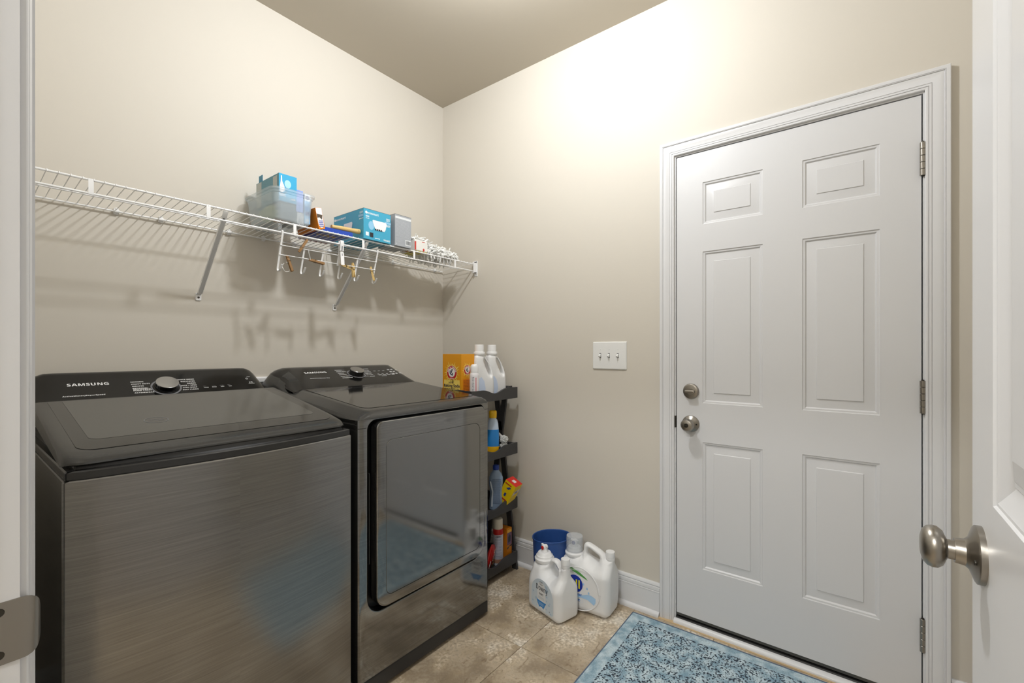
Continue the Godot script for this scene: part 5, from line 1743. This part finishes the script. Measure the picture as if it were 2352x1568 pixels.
	for e in 520:
		var d = Vector3(r.randfn(0, 1), r.randfn(0, 1), r.randfn(0, 1)).normalized()
		var hub: Vector3 = Vector3(0.602, f2 + (0.030 if e % 2 else 0.066), 0.105)
		var l: float = r.randf_range(0.019, 0.026)
		var tip = hub + d * l
		tip.y = maxf(tip.y, f2 + 0.002)
		tip.z = maxf(tip.z, 0.083)
		tip.x = minf(tip.x, 0.646)
		m.tube([hub + d * 0.006, tip], [0.0016, 0.0013], 4)
	part("bristles", m, M.strand, t, "", 0.0).set_meta("kind", "stuff")
	m = Mb.new()
	m.tube([Vector3(0.602, f2 + 0.030, 0.105), Vector3(0.602, f2 + 0.066, 0.105), Vector3(0.575, f2 + 0.10, 0.120)], [0.010, 0.010, 0.006], 10)
	part("hub", m, M.white_plastic, t)
	# ---- third tray: silver bottle and yellow box
	t = thing("cleaner_bottle", "waisted silver blue cleaner bottle with a dark blue cap on the third tray", "bottle", Vector3(0.600, f3, 0.172))
	c = Vector3(0.600, f3, 0.172)
	part("bottle_body", profile_bottle([[0.0, 0.033, 0.019, 2.6], [0.004, 0.036, 0.022, 2.6], [0.045, 0.036, 0.022, 2.6], [0.080, 0.033, 0.021, 2.5], [0.110, 0.034, 0.022, 2.5], [0.145, 0.039, 0.024, 2.4], [0.172, 0.038, 0.023, 2.3], [0.195, 0.029, 0.019, 2.1], [0.208, 0.018, 0.015, 2.0], [0.214, 0.0165, 0.0145, 2.0]], c, b), paper("8fa3bd", 0.25), t)
	part("cap", profile_bottle([[0.214, 0.0155, 0.0145, 2.0], [0.216, 0.0175, 0.0165, 2.0], [0.236, 0.0170, 0.0160, 2.0], [0.239, 0.0150, 0.0140, 2.0]], c, b), paper("1d3f9c", 0.35), t)
	BL = frame(c - b.cross(Vector3.UP) * 0.0, b, Vector3.UP)
	if BL.basis.z.dot(Vector3(1, 0, 1)) < 0.0: BL = frame(c, -b, Vector3.UP)
	m = Mb.new()
	for j in 16:
		var y0: float = 0.035 + j * 0.0085
		var hw: float = 0.0225 + 0.004 * clampf((y0 - 0.10) / 0.05, 0, 1)
		var dp: float = 0.0205 + 0.002 * clampf((y0 - 0.10) / 0.05, 0, 1)
		fine_print(m, shift(BL, -hw + 0.006, y0, dp + 0.0022), hw * 1.8, 0.0075, 2, 0.5, 100 + j)
	part("label_print", m, paper("5a6b86"), t, "", 0.0)
	m = Mb.new()
	m.strap([BL * Vector3(-0.022, 0.02, 0.0225), BL * Vector3(-0.0205, 0.07, 0.0218), BL * Vector3(-0.017, 0.10, 0.0223), BL * Vector3(-0.026, 0.135, 0.0222), BL * Vector3(-0.030, 0.155, 0.0190)], 0.007, 0.0008, BL.basis.x)
	part("label_band", m, paper("c3ccd6"), t, "pale curved band")
	t = thing("scouring_pad_box", "yellow box with a red top tipped forward on the third tray", "box", Vector3(0.63, f3, 0.105))
	var Q = Transform3D(Basis(Vector3(0, 1, 0), 0.12) * Basis(Vector3(0, 0, 1), -0.50), Vector3(0.652, f3 + 0.094, 0.118))
	m = Mb.new()
	m.rbox(Vector3(0.070, 0.125, 0.072), Q, 0.0008, 0.0008, 2)
	part("box_body", m, paper("f2cf10", 0.35), t)
	var top = Transform3D(Q.basis * Basis(Vector3(1, 0, 0), Vector3(0, 0, -1), Vector3(0, 1, 0)), Q * Vector3(0, 0.0632, 0))
	m = Mb.new()
	m.flat(rect(-0.035, -0.036, 0.035, 0.036), top)
	part("box_top", m, paper("d7261b", 0.35), t, "red top", 0.0)
	m = Mb.new()
	m.flat(rect(-0.012, -0.012, 0.010, 0.012), lift(top, 0.0004))
	var fr = Transform3D(Q.basis * Basis(Vector3(0, 0, -1), Vector3(0, 1, 0), Vector3(1, 0, 0)), Q * Vector3(0.0356, 0, 0))
	m.flat(PackedVector2Array([Vector2(-0.028, 0.022), Vector2(0.028, 0.034), Vector2(0.028, 0.012), Vector2(-0.028, 0.0)]), fr)
	part("badge", m, paper("e9e3e0"), t, "white badge", 0.0)
	m = Mb.new()
	text(m, "SOS", shift(fr, 0.0, 0.011, 0.0004), 0.013, 0.5, 1.0)
	var nf = Transform3D(Q.basis, Q * Vector3(0, 0, 0.0366))
	m.flat(PackedVector2Array([Vector2(-0.012, 0.024), Vector2(0.004, 0.040), Vector2(0.016, 0.038), Vector2(0.004, 0.022)]), nf)
	m.flat(rect(-0.008, -0.022, 0.004, -0.002), nf)
	part("print_blue", m, paper("27408f"), t, "", 0.0)
	m = Mb.new()
	m.flat(rect(-0.024, -0.044, 0.020, -0.036), nf); m.flat(rect(-0.030, 0.045, 0.012, 0.051), nf)
	part("print_red", m, paper("c7301f"), t, "", 0.0)
	# ---- bottom tray: carpet spray, orange box, red packet
	t = thing("carpet_spray", "tall aerosol can with a cream cap and red shoulder on the bottom tray", "can", Vector3(0.603, f4, 0.158))
	k = Transform3D(Basis(), Vector3(0.603, f4, 0.158))
	m = Mb.new()
	m.lathe([[0.0, 0.0], [0.0265, 0.0], [0.0285, 0.002], [0.0275, 0.006], [0.0285, 0.010], [0.0285, 0.165]], k, 36)
	part("can_body", m, paper("c9ccd8", 0.3), t)
	m = Mb.new()
	m.lathe([[0.0285, 0.165], [0.0285, 0.188], [0.0275, 0.192], [0.0255, 0.194]], k, 36)
	part("can_shoulder", m, paper("c42b28", 0.3), t, "red shoulder")
	m = Mb.new()
	m.lathe([[0.0, 0.1935], [0.0255, 0.1935], [0.026, 0.196], [0.026, 0.240], [0.0235, 0.247], [0.017, 0.250], [0.0, 0.251]], k, 36)
	part("cap", m, paper("e6dfd0", 0.35), t)
	m = Mb.new()
	for j in 20:
		for e in 13:
			if (e * 3 + j * 5) % 6 == 0: continue
			var a0: float = nearest + 0.75 - 0.105 * e; var a1: float = a0 - 0.085
			var y0: float = 0.038 + j * 0.006
			m.face(k * Vector3(cos(a0) * 0.0287, y0, sin(a0) * 0.0287), k * Vector3(cos(a1) * 0.0287, y0, sin(a1) * 0.0287), k * Vector3(cos(a1) * 0.0287, y0 + 0.0022, sin(a1) * 0.0287), k * Vector3(cos(a0) * 0.0287, y0 + 0.0022, sin(a0) * 0.0287), Vector3(cos(a0), 0, sin(a0)))
	part("can_print", m, paper("7d86a8"), t, "", 0.0)
	m = Mb.new()
	var letters = "CARPET"
	for e in letters.length():
		var a0: float = nearest + 0.42 - 0.17 * e
		var up = Vector3(cos(a0), 0, sin(a0))
		text(m, letters[e], frame(k * Vector3(cos(a0) * 0.0289, 0.1535, sin(a0) * 0.0289), Vector3.UP.cross(up), Vector3.UP), 0.0065, 0.5)
	part("can_letters", m, M.print_dark, t, "", 0.0)
	m = Mb.new()
	m.lathe([[0.0287, 0.014], [0.0287, 0.034]], k, 36)
	part("can_band", m, paper("b98a72", 0.4), t, "tan band")
	t = thing("lamp_box", "slim orange box with a dark picture beside the carpet spray can", "box", Vector3(0.615, f4, 0.103))
	carton(t, 0.570, f4, 0.0835, 0.640, f4 + 0.185, 0.126, paper("c87710", 0.4))
	S = room_side(0.640, f4, 0.126); F = near_side(0.570, f4, 0.126)
	m = Mb.new()
	m.flat(rect(0.002, 0.095, 0.0405, 0.176), S)
	part("picture", m, paper("6d4f6e", 0.35), t, "dusk picture", 0.0)
	m = Mb.new()
	m.flat(PackedVector2Array([Vector2(0.010, 0.108), Vector2(0.030, 0.112), Vector2(0.032, 0.140), Vector2(0.022, 0.152), Vector2(0.010, 0.138)]), lift(S, 0.0004))
	m.flat(PackedVector2Array([Vector2(0.001, 0.074), Vector2(0.0415, 0.086), Vector2(0.0415, 0.095), Vector2(0.001, 0.083)]), lift(S, 0.0004))
	part("print_dark", m, paper("23303a", 0.35), t, "", 0.0)
	m = Mb.new()
	m.flat(rect(0.002, 0.162, 0.0405, 0.178), lift(S, 0.0003))
	text(m, "Light", shift(S, 0.021, 0.0800, 0.0008), 0.006, 0.5, 0.9, true, 0.2)
	part("print_pale", m, paper("e0a93c", 0.35), t, "", 0.0)
	t = thing("snack_packet", "crumpled red foil packet leaning at the front of the bottom tray", "packet", Vector3(0.62, f4, 0.225))
	m = Mb.new()
	var rows = []
	var pk = Transform3D(Basis(Vector3(0, 1, 0), 0.35) * Basis(Vector3(0, 0, 1), -0.18) * Basis(Vector3(1, 0, 0), -0.42), Vector3(0.612, f4 + 0.064, 0.236))
	var nz = noise(30.0, 3, FastNoiseLite.TYPE_SIMPLEX_SMOOTH, 3)
	for j in 9:
		var y: float = lerpf(-0.062, 0.066, j / 8.0)
		var th: float = 0.017 * sqrt(maxf(1.0 - pow(y / 0.067, 2.0), 0.006))
		var loop = PackedVector3Array()
		for e in 20:
			var an = TAU * e / 20.0
			var p = Vector3(cos(an) * th, y, sin(an) * 0.038)
			p.x *= 1.0 + 0.5 * nz.get_noise_3d(p.x, p.y, p.z)
			loop.append(pk * p)
		rows.append(loop)
	m.loft(rows)
	part("foil", m, paper("b3201c", 0.25), t, "", 15.0)
	m = Mb.new()
	var pf = Transform3D(pk.basis * Basis(Vector3(0, 0, -1), Vector3(0, 1, 0), Vector3(1, 0, 0)), pk * Vector3(0.0215, 0, 0))
	fine_print(m, shift(pf, -0.014, -0.010), 0.018, 0.040, 5, 0.5, 120)
	m.flat(rect(-0.026, 0.030, -0.014, 0.050), pf)
	part("foil_print", m, paper("e8b9a4"), t, "", 0.0)
	m = Mb.new()
	m.flat(PackedVector2Array([Vector2(0.0, -0.034), Vector2(0.018, -0.024), Vector2(0.020, -0.014), Vector2(0.002, -0.022)]), pf)
	part("foil_stripe", m, paper("d88a1e"), t, "", 0.0)
	m = Mb.new()
	m.prism(PackedVector2Array([Vector2(-0.030, -0.052), Vector2(-0.024, -0.030), Vector2(-0.030, -0.012), Vector2(-0.036, -0.030)]), shift(pf, 0, 0, -0.004), 0.0012)
	part("torn_corner", m, paper("efe6e0"), t)

# ------------------------------------------------------------------ jugs
func poly_distance(p, poly):
	var d = INF
	var inside = false
	var n: int = poly.size()
	var j = n - 1
	for i in n:
		var a: Vector2 = poly[i]; var b: Vector2 = poly[j]
		var e = b - a; var w: Vector2 = p - a
		var q = w - e * clampf(w.dot(e) / e.length_squared(), 0.0, 1.0)
		d = minf(d, q.length_squared())
		if (a.y > p.y) != (b.y > p.y) and p.x < e.x * (p.y - a.y) / e.y + a.x: inside = not inside
		j = i
	return -sqrt(d) if inside else sqrt(d)

# an outline (across, up) with a hole for the hand, swept through a depth that thins towards the top, all rims rounded
func jug_mesh(outline, cut, depth, deep, round_, cell, o, a, nrm):
	var lo = Vector2(INF, INF); var hi = -lo
	for p in outline: lo = lo.min(p); hi = hi.max(p)
	lo -= Vector2(2, 2) * cell; hi += Vector2(2, 2) * cell
	var nx = int((hi.x - lo.x) / cell) + 1; var ny = int((hi.y - lo.y) / cell) + 1
	var z0: float = -depth * 0.5 - 2.0 * cell
	var nz = int((depth + 4.0 * cell) / cell) + 1
	var f = PackedFloat32Array(); f.resize(nx * ny * nz)
	for i in nx:
		for j in ny:
			var p = Vector2(lo.x + i * cell, lo.y + j * cell)
			var d2: float = poly_distance(p, outline)
			if d2 < 0.03:
				var h: float = -poly_distance(p, cut)
				d2 = maxf(d2, h)
			var hd: float = deep.call(p.x, p.y)
			var R: float = minf(round_, hd * 0.95)
			var qx: float = d2 + R
			var at = (i * ny + j) * nz
			for k in nz:
				var qy: float = absf(z0 + k * cell) - hd + R
				var ax: float = maxf(qx, 0.0); var ay: float = maxf(qy, 0.0)
				f[at + k] = minf(maxf(qx, qy), 0.0) + sqrt(ax * ax + ay * ay) - R
	var vid = PackedInt32Array(); vid.resize(nx * ny * nz); vid.fill(-1)
	var V = PackedVector3Array()
	var sy = nz; var sx = ny * nz
	var off = [0, sx, sy, sx + sy, 1, sx + 1, sy + 1, sx + sy + 1]
	var edges = [[0, 1], [2, 3], [4, 5], [6, 7], [0, 2], [1, 3], [4, 6], [5, 7], [0, 4], [1, 5], [2, 6], [3, 7]]
	var pos = [Vector3(0, 0, 0), Vector3(1, 0, 0), Vector3(0, 1, 0), Vector3(1, 1, 0), Vector3(0, 0, 1), Vector3(1, 0, 1), Vector3(0, 1, 1), Vector3(1, 1, 1)]
	for i in nx - 1:
		for j in ny - 1:
			var at = (i * ny + j) * nz
			for k in nz - 1:
				var b = at + k
				var s0 = f[b] < 0.0
				if s0 == (f[b + 1] < 0.0) and s0 == (f[b + sy] < 0.0) and s0 == (f[b + sx] < 0.0) and s0 == (f[b + sx + sy] < 0.0) and s0 == (f[b + sx + 1] < 0.0) and s0 == (f[b + sy + 1] < 0.0) and s0 == (f[b + sx + sy + 1] < 0.0): continue
				var c = Vector3.ZERO; var n = 0
				for e in edges:
					var u = f[b + off[e[0]]]; var w = f[b + off[e[1]]]
					if (u < 0.0) != (w < 0.0):
						c += pos[e[0]].lerp(pos[e[1]], u / (u - w)); n += 1
				c = c / n + Vector3(i, j, k)
				vid[b] = V.size()
				V.append(o + a * (lo.x + c.x * cell) + Vector3(0, maxf(lo.y + c.y * cell, 0.0), 0) + nrm * (z0 + c.z * cell - depth * 0.5))
	var m = Mb.new()
	for i in range(1, nx - 1):
		for j in range(1, ny - 1):
			for k in range(1, nz - 1):
				var b = (i * ny + j) * nz + k
				var s = f[b] < 0.0
				if s != (f[b + sx] < 0.0): jug_quad(m, V, vid, b, b - sy, b - sy - 1, b - 1, s)
				if s != (f[b + sy] < 0.0): jug_quad(m, V, vid, b, b - 1, b - 1 - sx, b - sx, s)
				if s != (f[b + 1] < 0.0): jug_quad(m, V, vid, b, b - sx, b - sx - sy, b - sy, s)
	m.fix(0)
	return m

func jug_quad(m, V, vid, a, b, c, d, s):
	if s: m.quad(V[vid[a]], V[vid[b]], V[vid[c]], V[vid[d]])
	else: m.quad(V[vid[a]], V[vid[d]], V[vid[c]], V[vid[b]])

func floor_things():
	# ---- rug
	var rot = Basis(Vector3.UP, deg_to_rad(1.1))
	var rc = Vector3(1.3300, 0.0, 0.060)
	var t = thing("rug", "worn pale blue rug with dark flecks, lying before the panelled door", "rug", rc)
	var m = Mb.new()
	var xf = Transform3D(rot, rc)
	var w = 0.82; var l = 1.06
	var g = 40
	for i in g:
		for j in g:
			var P = []; var U = []
			for q in [[0, 0], [0, 1], [1, 1], [1, 0]]:
				var u: float = float(i + q[0]) / g; var v: float = float(j + q[1]) / g
				var ed: float = minf(minf(u, 1 - u) * w, minf(v, 1 - v) * l)
				P.append(xf * Vector3(u * w, 0.0035 + 0.0045 * minf(ed / 0.012, 1.0) + 0.0012 * sin(u * 9.0 + v * 5.0) * minf(ed / 0.1, 1.0), v * l)); U.append(Vector2(u, v))
			m.face(P[0], P[1], P[2], P[3], Vector3.UP, U[0], U[1], U[2], U[3])
	part("pile", m, M.rug, t, "", 40.0)
	m = Mb.new()
	m.tube([xf * Vector3(0.004, 0.003, 0.004), xf * Vector3(0.0, 0.003, l * 0.5), xf * Vector3(0.004, 0.003, l - 0.004)], 0.003, 6)
	m.tube([xf * Vector3(w - 0.004, 0.003, 0.004), xf * Vector3(w, 0.003, l * 0.5), xf * Vector3(w - 0.004, 0.003, l - 0.004)], 0.003, 6)
	m.tube([xf * Vector3(0.004, 0.003, 0.0), xf * Vector3(w * 0.5, 0.003, 0.0), xf * Vector3(w - 0.004, 0.003, 0.0)], 0.003, 6)
	m.tube([xf * Vector3(0.004, 0.003, l), xf * Vector3(w * 0.5, 0.003, l), xf * Vector3(w - 0.004, 0.003, l)], 0.003, 6)
	part("binding", m, M.rug_edge, t)
	# ---- waste bin
	t = thing("trash_can", "oval blue plastic trash can behind the white jugs", "trash can", Vector3(0.945, 0.0, 0.148))
	m = Mb.new()
	var k = Transform3D(Basis(Vector3.UP, deg_to_rad(-33)), Vector3(0.945, 0, 0.148))
	m.lathe([[0.0, 0.0], [0.066, 0.0], [0.070, 0.004], [0.080, 0.278], [0.0825, 0.280], [0.0830, 0.285], [0.0815, 0.287], [0.0790, 0.285], [0.0775, 0.276], [0.068, 0.010], [0.0, 0.008]], k, 56, 1.0, 1.22)
	part("bin_body", m, M.can_blue, t, "", 40.0)
	# ---- fabric softener jug
	var a = Vector3(0.968, 0, 0.252).normalized(); var nrm = Vector3(-a.z, 0, a.x)
	var o = Vector3(0.912, 0, 0.318)
	t = thing("softener_jug", "white fabric softener jug with a red tap button and a pale blue label", "jug", o + a * 0.1 - nrm * 0.07)
	var outline = PackedVector2Array([Vector2(0.016, 0.0), Vector2(0.196, 0.0), Vector2(0.214, 0.014), Vector2(0.216, 0.060), Vector2(0.213, 0.140), Vector2(0.209, 0.190), Vector2(0.207, 0.238), Vector2(0.172, 0.238), Vector2(0.170, 0.216), Vector2(0.166, 0.214), Vector2(0.162, 0.228), Vector2(0.152, 0.242), Vector2(0.134, 0.251), Vector2(0.116, 0.250), Vector2(0.102, 0.242), Vector2(0.095, 0.228), Vector2(0.090, 0.216), Vector2(0.084, 0.222), Vector2(0.020, 0.222), Vector2(0.004, 0.204), Vector2(-0.002, 0.160), Vector2(-0.006, 0.080), Vector2(-0.004, 0.018)])
	var cut = PackedVector2Array([Vector2(0.101, 0.196), Vector2(0.108, 0.220), Vector2(0.122, 0.232), Vector2(0.140, 0.231), Vector2(0.153, 0.218), Vector2(0.158, 0.196), Vector2(0.154, 0.178), Vector2(0.140, 0.168), Vector2(0.118, 0.172)])
	var deep = func(s, y): return 0.0725 * (1.0 - 0.68 * smoothstep(0.128, 0.215, y) * smoothstep(0.062, 0.105, s) - 0.36 * smoothstep(0.12, 0.225, y) * (1.0 - smoothstep(0.062, 0.105, s)))
	part("jug_body", jug_mesh(outline, cut, 0.145, deep, 0.036, 0.0042, o, a, nrm), M.jug, t, "", 70.0)
	k = Transform3D(Basis(a, Vector3.UP, -nrm), o + a * 0.047 - nrm * 0.0725)
	m = Mb.new()
	m.lathe([[0.044, 0.214], [0.0465, 0.221], [0.0465, 0.229], [0.0430, 0.232], [0.0400, 0.236], [0.0395, 0.241], [0.0340, 0.245], [0.0320, 0.252], [0.0280, 0.256], [0.0, 0.257]], k, 40)
	part("tap_collar", m, M.jug_cap, t, "", 40.0)
	tap(t, k, 0.2565, paper("b3201a", 0.3), nrm, a)
	k = Transform3D(Basis(a, Vector3.UP, -nrm), o + a * 0.189 - nrm * 0.0725)
	m = Mb.new()
	m.lathe([[0.0185, 0.232], [0.0200, 0.238], [0.0200, 0.246], [0.0190, 0.2475], [0.0, 0.2475]], k, 32)
	part("spout_ring", m, M.jug, t)
	m = Mb.new()
	m.lathe([[0.0, 0.248], [0.0200, 0.248], [0.0208, 0.2495], [0.0205, 0.272], [0.0190, 0.2745], [0.0, 0.2750]], k, 32)
	part("fill_cap", m, M.jug_cap, t)
	# label on the flat front
	var L = frame(o + nrm * 0.0007, a, Vector3.UP)
	var lab = PackedVector2Array([Vector2(0.042, 0.030), Vector2(0.176, 0.030), Vector2(0.186, 0.040)])
	for q in 15: lab.append(Vector2(0.112 + 0.074 * cos(PI * q / 14.0) , 0.098 + 0.072 * sin(PI * q / 14.0)))
	lab.append(Vector2(0.036, 0.040))
	m = Mb.new(); m.flat(lab, L)
	part("label", m, paper("cfdbe4", 0.45), t, "pale blue arched label", 0.0)
	m = Mb.new()
	var r = RandomNumberGenerator.new(); r.seed = 12
	for q in 26:
		var c = Vector2(r.randf_range(0.046, 0.178), r.randf_range(0.036, 0.15))
		if c.distance_to(Vector2(0.112, 0.098)) > 0.062 and c.y > 0.098: continue
		if absf(c.x - 0.108) < 0.03 and c.y > 0.05: continue
		m.flat(disc(r.randf_range(0.003, 0.007), 12, r.randf_range(1.0, 1.9), c), lift(L, 0.00015 + q * 0.00001))
	part("label_clouds", m, paper("b3c8da", 0.45), t, "", 0.0)
	m = Mb.new()
	var col = PackedVector2Array([Vector2(0.080, 0.034), Vector2(0.136, 0.034), Vector2(0.136, 0.120)])
	for q in 11: col.append(Vector2(0.108 + 0.028 * cos(PI * q / 10.0), 0.130 + 0.026 * sin(PI * q / 10.0)))
	col.append(Vector2(0.080, 0.120))
	m.flat(col, lift(L, 0.0005))
	part("label_panel", m, paper("e3e5e6", 0.45), t, "", 0.0)
	m = Mb.new()
	text(m, "Downy", shift(L, 0.112, 0.117, 0.0008), 0.0235, 0.5, 0.78, false)
	text(m, "SOFT", shift(L, 0.108, 0.098, 0.0008), 0.0085, 0.5, 1.0, true)
	for q in [[-0.0055, 0.0], [0.0055, 0.0], [0.0, -0.002]]:
		annulus(m, 0.0072, 0.0082, shift(L, 0.108 + q[0], 0.1515 + q[1], 0.0008), 22, 0.9, 0.3, PI * 1.9)
	fine_print(m, shift(L, 0.16, 0.044, 0.0008), 0.006, 0.006, 2, 0.5, 14)
	part("label_letters", m, M.print_dark, t, "", 0.0)
	m = Mb.new()
	fine_print(m, shift(L, 0.088, 0.080, 0.0008), 0.040, 0.012, 3, 0.3, 15)
	part("label_fine_print", m, paper("9aa4ad"), t, "", 0.0)
	m = Mb.new()
	m.flat(PackedVector2Array([Vector2(0.076, 0.074), Vector2(0.083, 0.071), Vector2(0.134, 0.071), Vector2(0.140, 0.073), Vector2(0.138, 0.066), Vector2(0.134, 0.064), Vector2(0.128, 0.048), Vector2(0.124, 0.046), Vector2(0.125, 0.041), Vector2(0.118, 0.041), Vector2(0.117, 0.045), Vector2(0.098, 0.045), Vector2(0.097, 0.041), Vector2(0.091, 0.041), Vector2(0.091, 0.046), Vector2(0.084, 0.052), Vector2(0.079, 0.066)]), lift(L, 0.0009))
	part("label_tub", m, paper("2f86cc", 0.4), t, "blue bathtub shape", 0.0)
	m = Mb.new()
	fine_print(m, shift(L, 0.089, 0.052, 0.0013), 0.036, 0.014, 3, 0.45, 16)
	part("tub_print", m, paper("a9cdea"), t, "", 0.0)
	# ---- detergent jug
	a = Vector3(0.9975, 0, -0.071).normalized(); nrm = Vector3(-a.z, 0, a.x)
	o = Vector3(1.030, 0, 0.220)
	t = thing("laundry_jug", "larger white laundry detergent jug with a round blue logo, against the baseboard", "jug", o + a * 0.12 - nrm * 0.07)
	outline = PackedVector2Array([Vector2(0.018, 0.0), Vector2(0.226, 0.0), Vector2(0.244, 0.016), Vector2(0.250, 0.080), Vector2(0.250, 0.160), Vector2(0.246, 0.215), Vector2(0.247, 0.252), Vector2(0.212, 0.256), Vector2(0.204, 0.266), Vector2(0.186, 0.279), Vector2(0.150, 0.294), Vector2(0.122, 0.303), Vector2(0.108, 0.301), Vector2(0.100, 0.290), Vector2(0.098, 0.262), Vector2(0.094, 0.242), Vector2(0.084, 0.236), Vector2(0.020, 0.236), Vector2(0.002, 0.220), Vector2(-0.004, 0.180), Vector2(-0.004, 0.080), Vector2(0.0, 0.020)])
	cut = PackedVector2Array([Vector2(0.118, 0.272), Vector2(0.124, 0.280), Vector2(0.132, 0.278), Vector2(0.176, 0.256), Vector2(0.181, 0.248), Vector2(0.178, 0.228), Vector2(0.170, 0.225), Vector2(0.122, 0.247), Vector2(0.117, 0.256)])
	deep = func(s, y): return 0.075 * (1.0 - 0.70 * smoothstep(0.175, 0.262, y) * smoothstep(0.07, 0.115, s) - 0.36 * smoothstep(0.15, 0.235, y) * (1.0 - smoothstep(0.07, 0.115, s)))
	part("jug_body", jug_mesh(outline, cut, 0.150, deep, 0.036, 0.0042, o, a, nrm), M.jug, t, "", 70.0)
	k = Transform3D(Basis(a, Vector3.UP, -nrm), o + a * 0.047 - nrm * 0.075)
	m = Mb.new()
	m.lathe([[0.043, 0.228], [0.0455, 0.235], [0.0455, 0.242], [0.0420, 0.246], [0.0390, 0.250], [0.0385, 0.255], [0.0330, 0.259], [0.0300, 0.266], [0.0, 0.268]], k, 40)
	part("tap_collar", m, M.jug_cap, t, "", 40.0)
	tap(t, k, 0.267, paper("2d3f86", 0.3), nrm, a)
	m = Mb.new()
	m.lathe([[0.0405, 0.2462], [0.0400, 0.312], [0.0385, 0.3185], [0.0, 0.3205], [0.0, 0.3195], [0.0378, 0.3175], [0.0392, 0.312], [0.0397, 0.2462]], k, 40)
	part("dosing_cup", m, M.clear_cup, t, "clear cup over the tap", 40.0)
	k = Transform3D(Basis(a, Vector3.UP, -nrm), o + a * 0.2285 - nrm * 0.075)
	m = Mb.new()
	m.lathe([[0.0195, 0.246], [0.0210, 0.251], [0.0210, 0.258], [0.0195, 0.260], [0.0, 0.260]], k, 32)
	part("spout_ring", m, M.jug, t)
	m = Mb.new()
	m.lathe([[0.0, 0.2605], [0.0205, 0.2605], [0.0213, 0.262], [0.0210, 0.284], [0.0195, 0.2865], [0.0, 0.287]], k, 32)
	part("fill_cap", m, M.jug_cap, t)
	L = frame(o + nrm * 0.0007, a, Vector3.UP)
	# a raised oval rim round the label
	m = Mb.new()
	var ov = []
	for q in 61:
		var th: float = TAU * q / 60.0
		ov.append(L * Vector3(0.104 + 0.104 * cos(th) * (1.0 if sin(th) < 0 else 0.95), 0.112 + 0.098 * sin(th), 0.0))
	m.tube(ov, 0.0028, 8, false)
	part("label_rim", m, M.jug, t, "", 60.0)
	m = Mb.new()
	m.flat(PackedVector2Array([Vector2(0.020, 0.196), Vector2(0.056, 0.192), Vector2(0.150, 0.160), Vector2(0.140, 0.170), Vector2(0.112, 0.186), Vector2(0.070, 0.201), Vector2(0.024, 0.206)]), lift(L, 0.0003))
	part("label_banner", m, paper("4f9a43", 0.4), t, "green banner", 0.0)
	m = Mb.new()
	m.flat(disc(0.039, 36, 0.98, Vector2(0.086, 0.131)), lift(L, 0.0003))
	part("label_disc", m, paper("0b2f9e", 0.35), t, "dark blue disc", 0.0)
	m = Mb.new()
	text(m, "all", shift(L, 0.086, 0.112, 0.0007), 0.036, 0.5, 0.9)
	part("label_letters", m, paper("f0e21a", 0.4), t, "yellow letters", 0.0)
	m = Mb.new()
	var wave = PackedVector2Array([Vector2(0.046, 0.046)])
	for q in 15: wave.append(Vector2(0.046 + 0.142 * q / 14.0, 0.090 + 0.007 * sin(q * 0.62 + 1.0)))
	wave.append(Vector2(0.188, 0.070)); wave.append(Vector2(0.180, 0.056)); wave.append(Vector2(0.150, 0.072)); wave.append(Vector2(0.110, 0.074)); wave.append(Vector2(0.08, 0.060))
	m.flat(wave, lift(L, 0.0003))
	for c in [Vector2(0.146, 0.122), Vector2(0.128, 0.138), Vector2(0.154, 0.104)]: m.flat(disc(0.0055, 14, 0.8, c), lift(L, 0.00035))
	part("label_water", m, paper("a8cdee", 0.4), t, "pale blue water", 0.0)
	m = Mb.new()
	text(m, "free clear", shift(L, 0.120, 0.080, 0.0007), 0.0115, 1.0, 0.95)
	m.flat(rect(0.040, 0.054, 0.112, 0.064), lift(L, 0.0006))
	part("label_blue", m, paper("2a6fc0", 0.4), t, "blue lettering", 0.0)
	m = Mb.new()
	annulus(m, 0.0070, 0.0085, shift(L, 0.118, 0.059, 0.0007), 24)
	annulus(m, 0.0060, 0.0068, shift(L, 0.138, 0.061, 0.0007), 24)
	fine_print(m, shift(L, 0.060, 0.040, 0.0007), 0.05, 0.008, 2, 0.4, 18)
	text(m, "sensitive", shift(L, 0.110, 0.0555, 0.0008), 0.006, 1.0)
	part("label_marks", m, paper("dfe8f2", 0.4), t, "", 0.0)
	m = Mb.new()
	text(m, "hypoallergenic", shift(L, 0.030, 0.1905, 0.0006), 0.006, 0.0, 1.0, true)
	part("banner_print", m, paper("d8ecd0", 0.4), t, "", 0.0)

func tap(t, k, y, button, nrm, a):
	# press tap: a stub with a round button facing forward
	var m = Mb.new()
	m.lathe([[0.0, y], [0.0170, y], [0.0165, y + 0.006], [0.0135, y + 0.010], [0.0125, y + 0.022], [0.0, y + 0.022]], k, 28)
	var c: Vector3 = k * Vector3(0, y + 0.020, 0)
	var f = Transform3D(Basis(a, nrm, -Vector3.UP), c)
	m.lathe([[0.0, -0.012], [0.0115, -0.012], [0.0125, -0.008], [0.0125, 0.008], [0.0115, 0.012], [0.0, 0.012]], f, 24)
	m.rbox(Vector3(0.040, 0.006, 0.010), Transform3D(Basis(a, Vector3.UP, nrm), c + Vector3(0, 0.009, 0)), 0.0025, 0.002)
	part("tap", m, M.jug_cap, t, "", 35.0)
	m = Mb.new()
	m.lathe([[0.0, 0.0121], [0.0090, 0.0121], [0.0088, 0.0150], [0.0060, 0.0172], [0.0, 0.0180]], f, 22)
	part("tap_button", m, button, t, "coloured tap button")
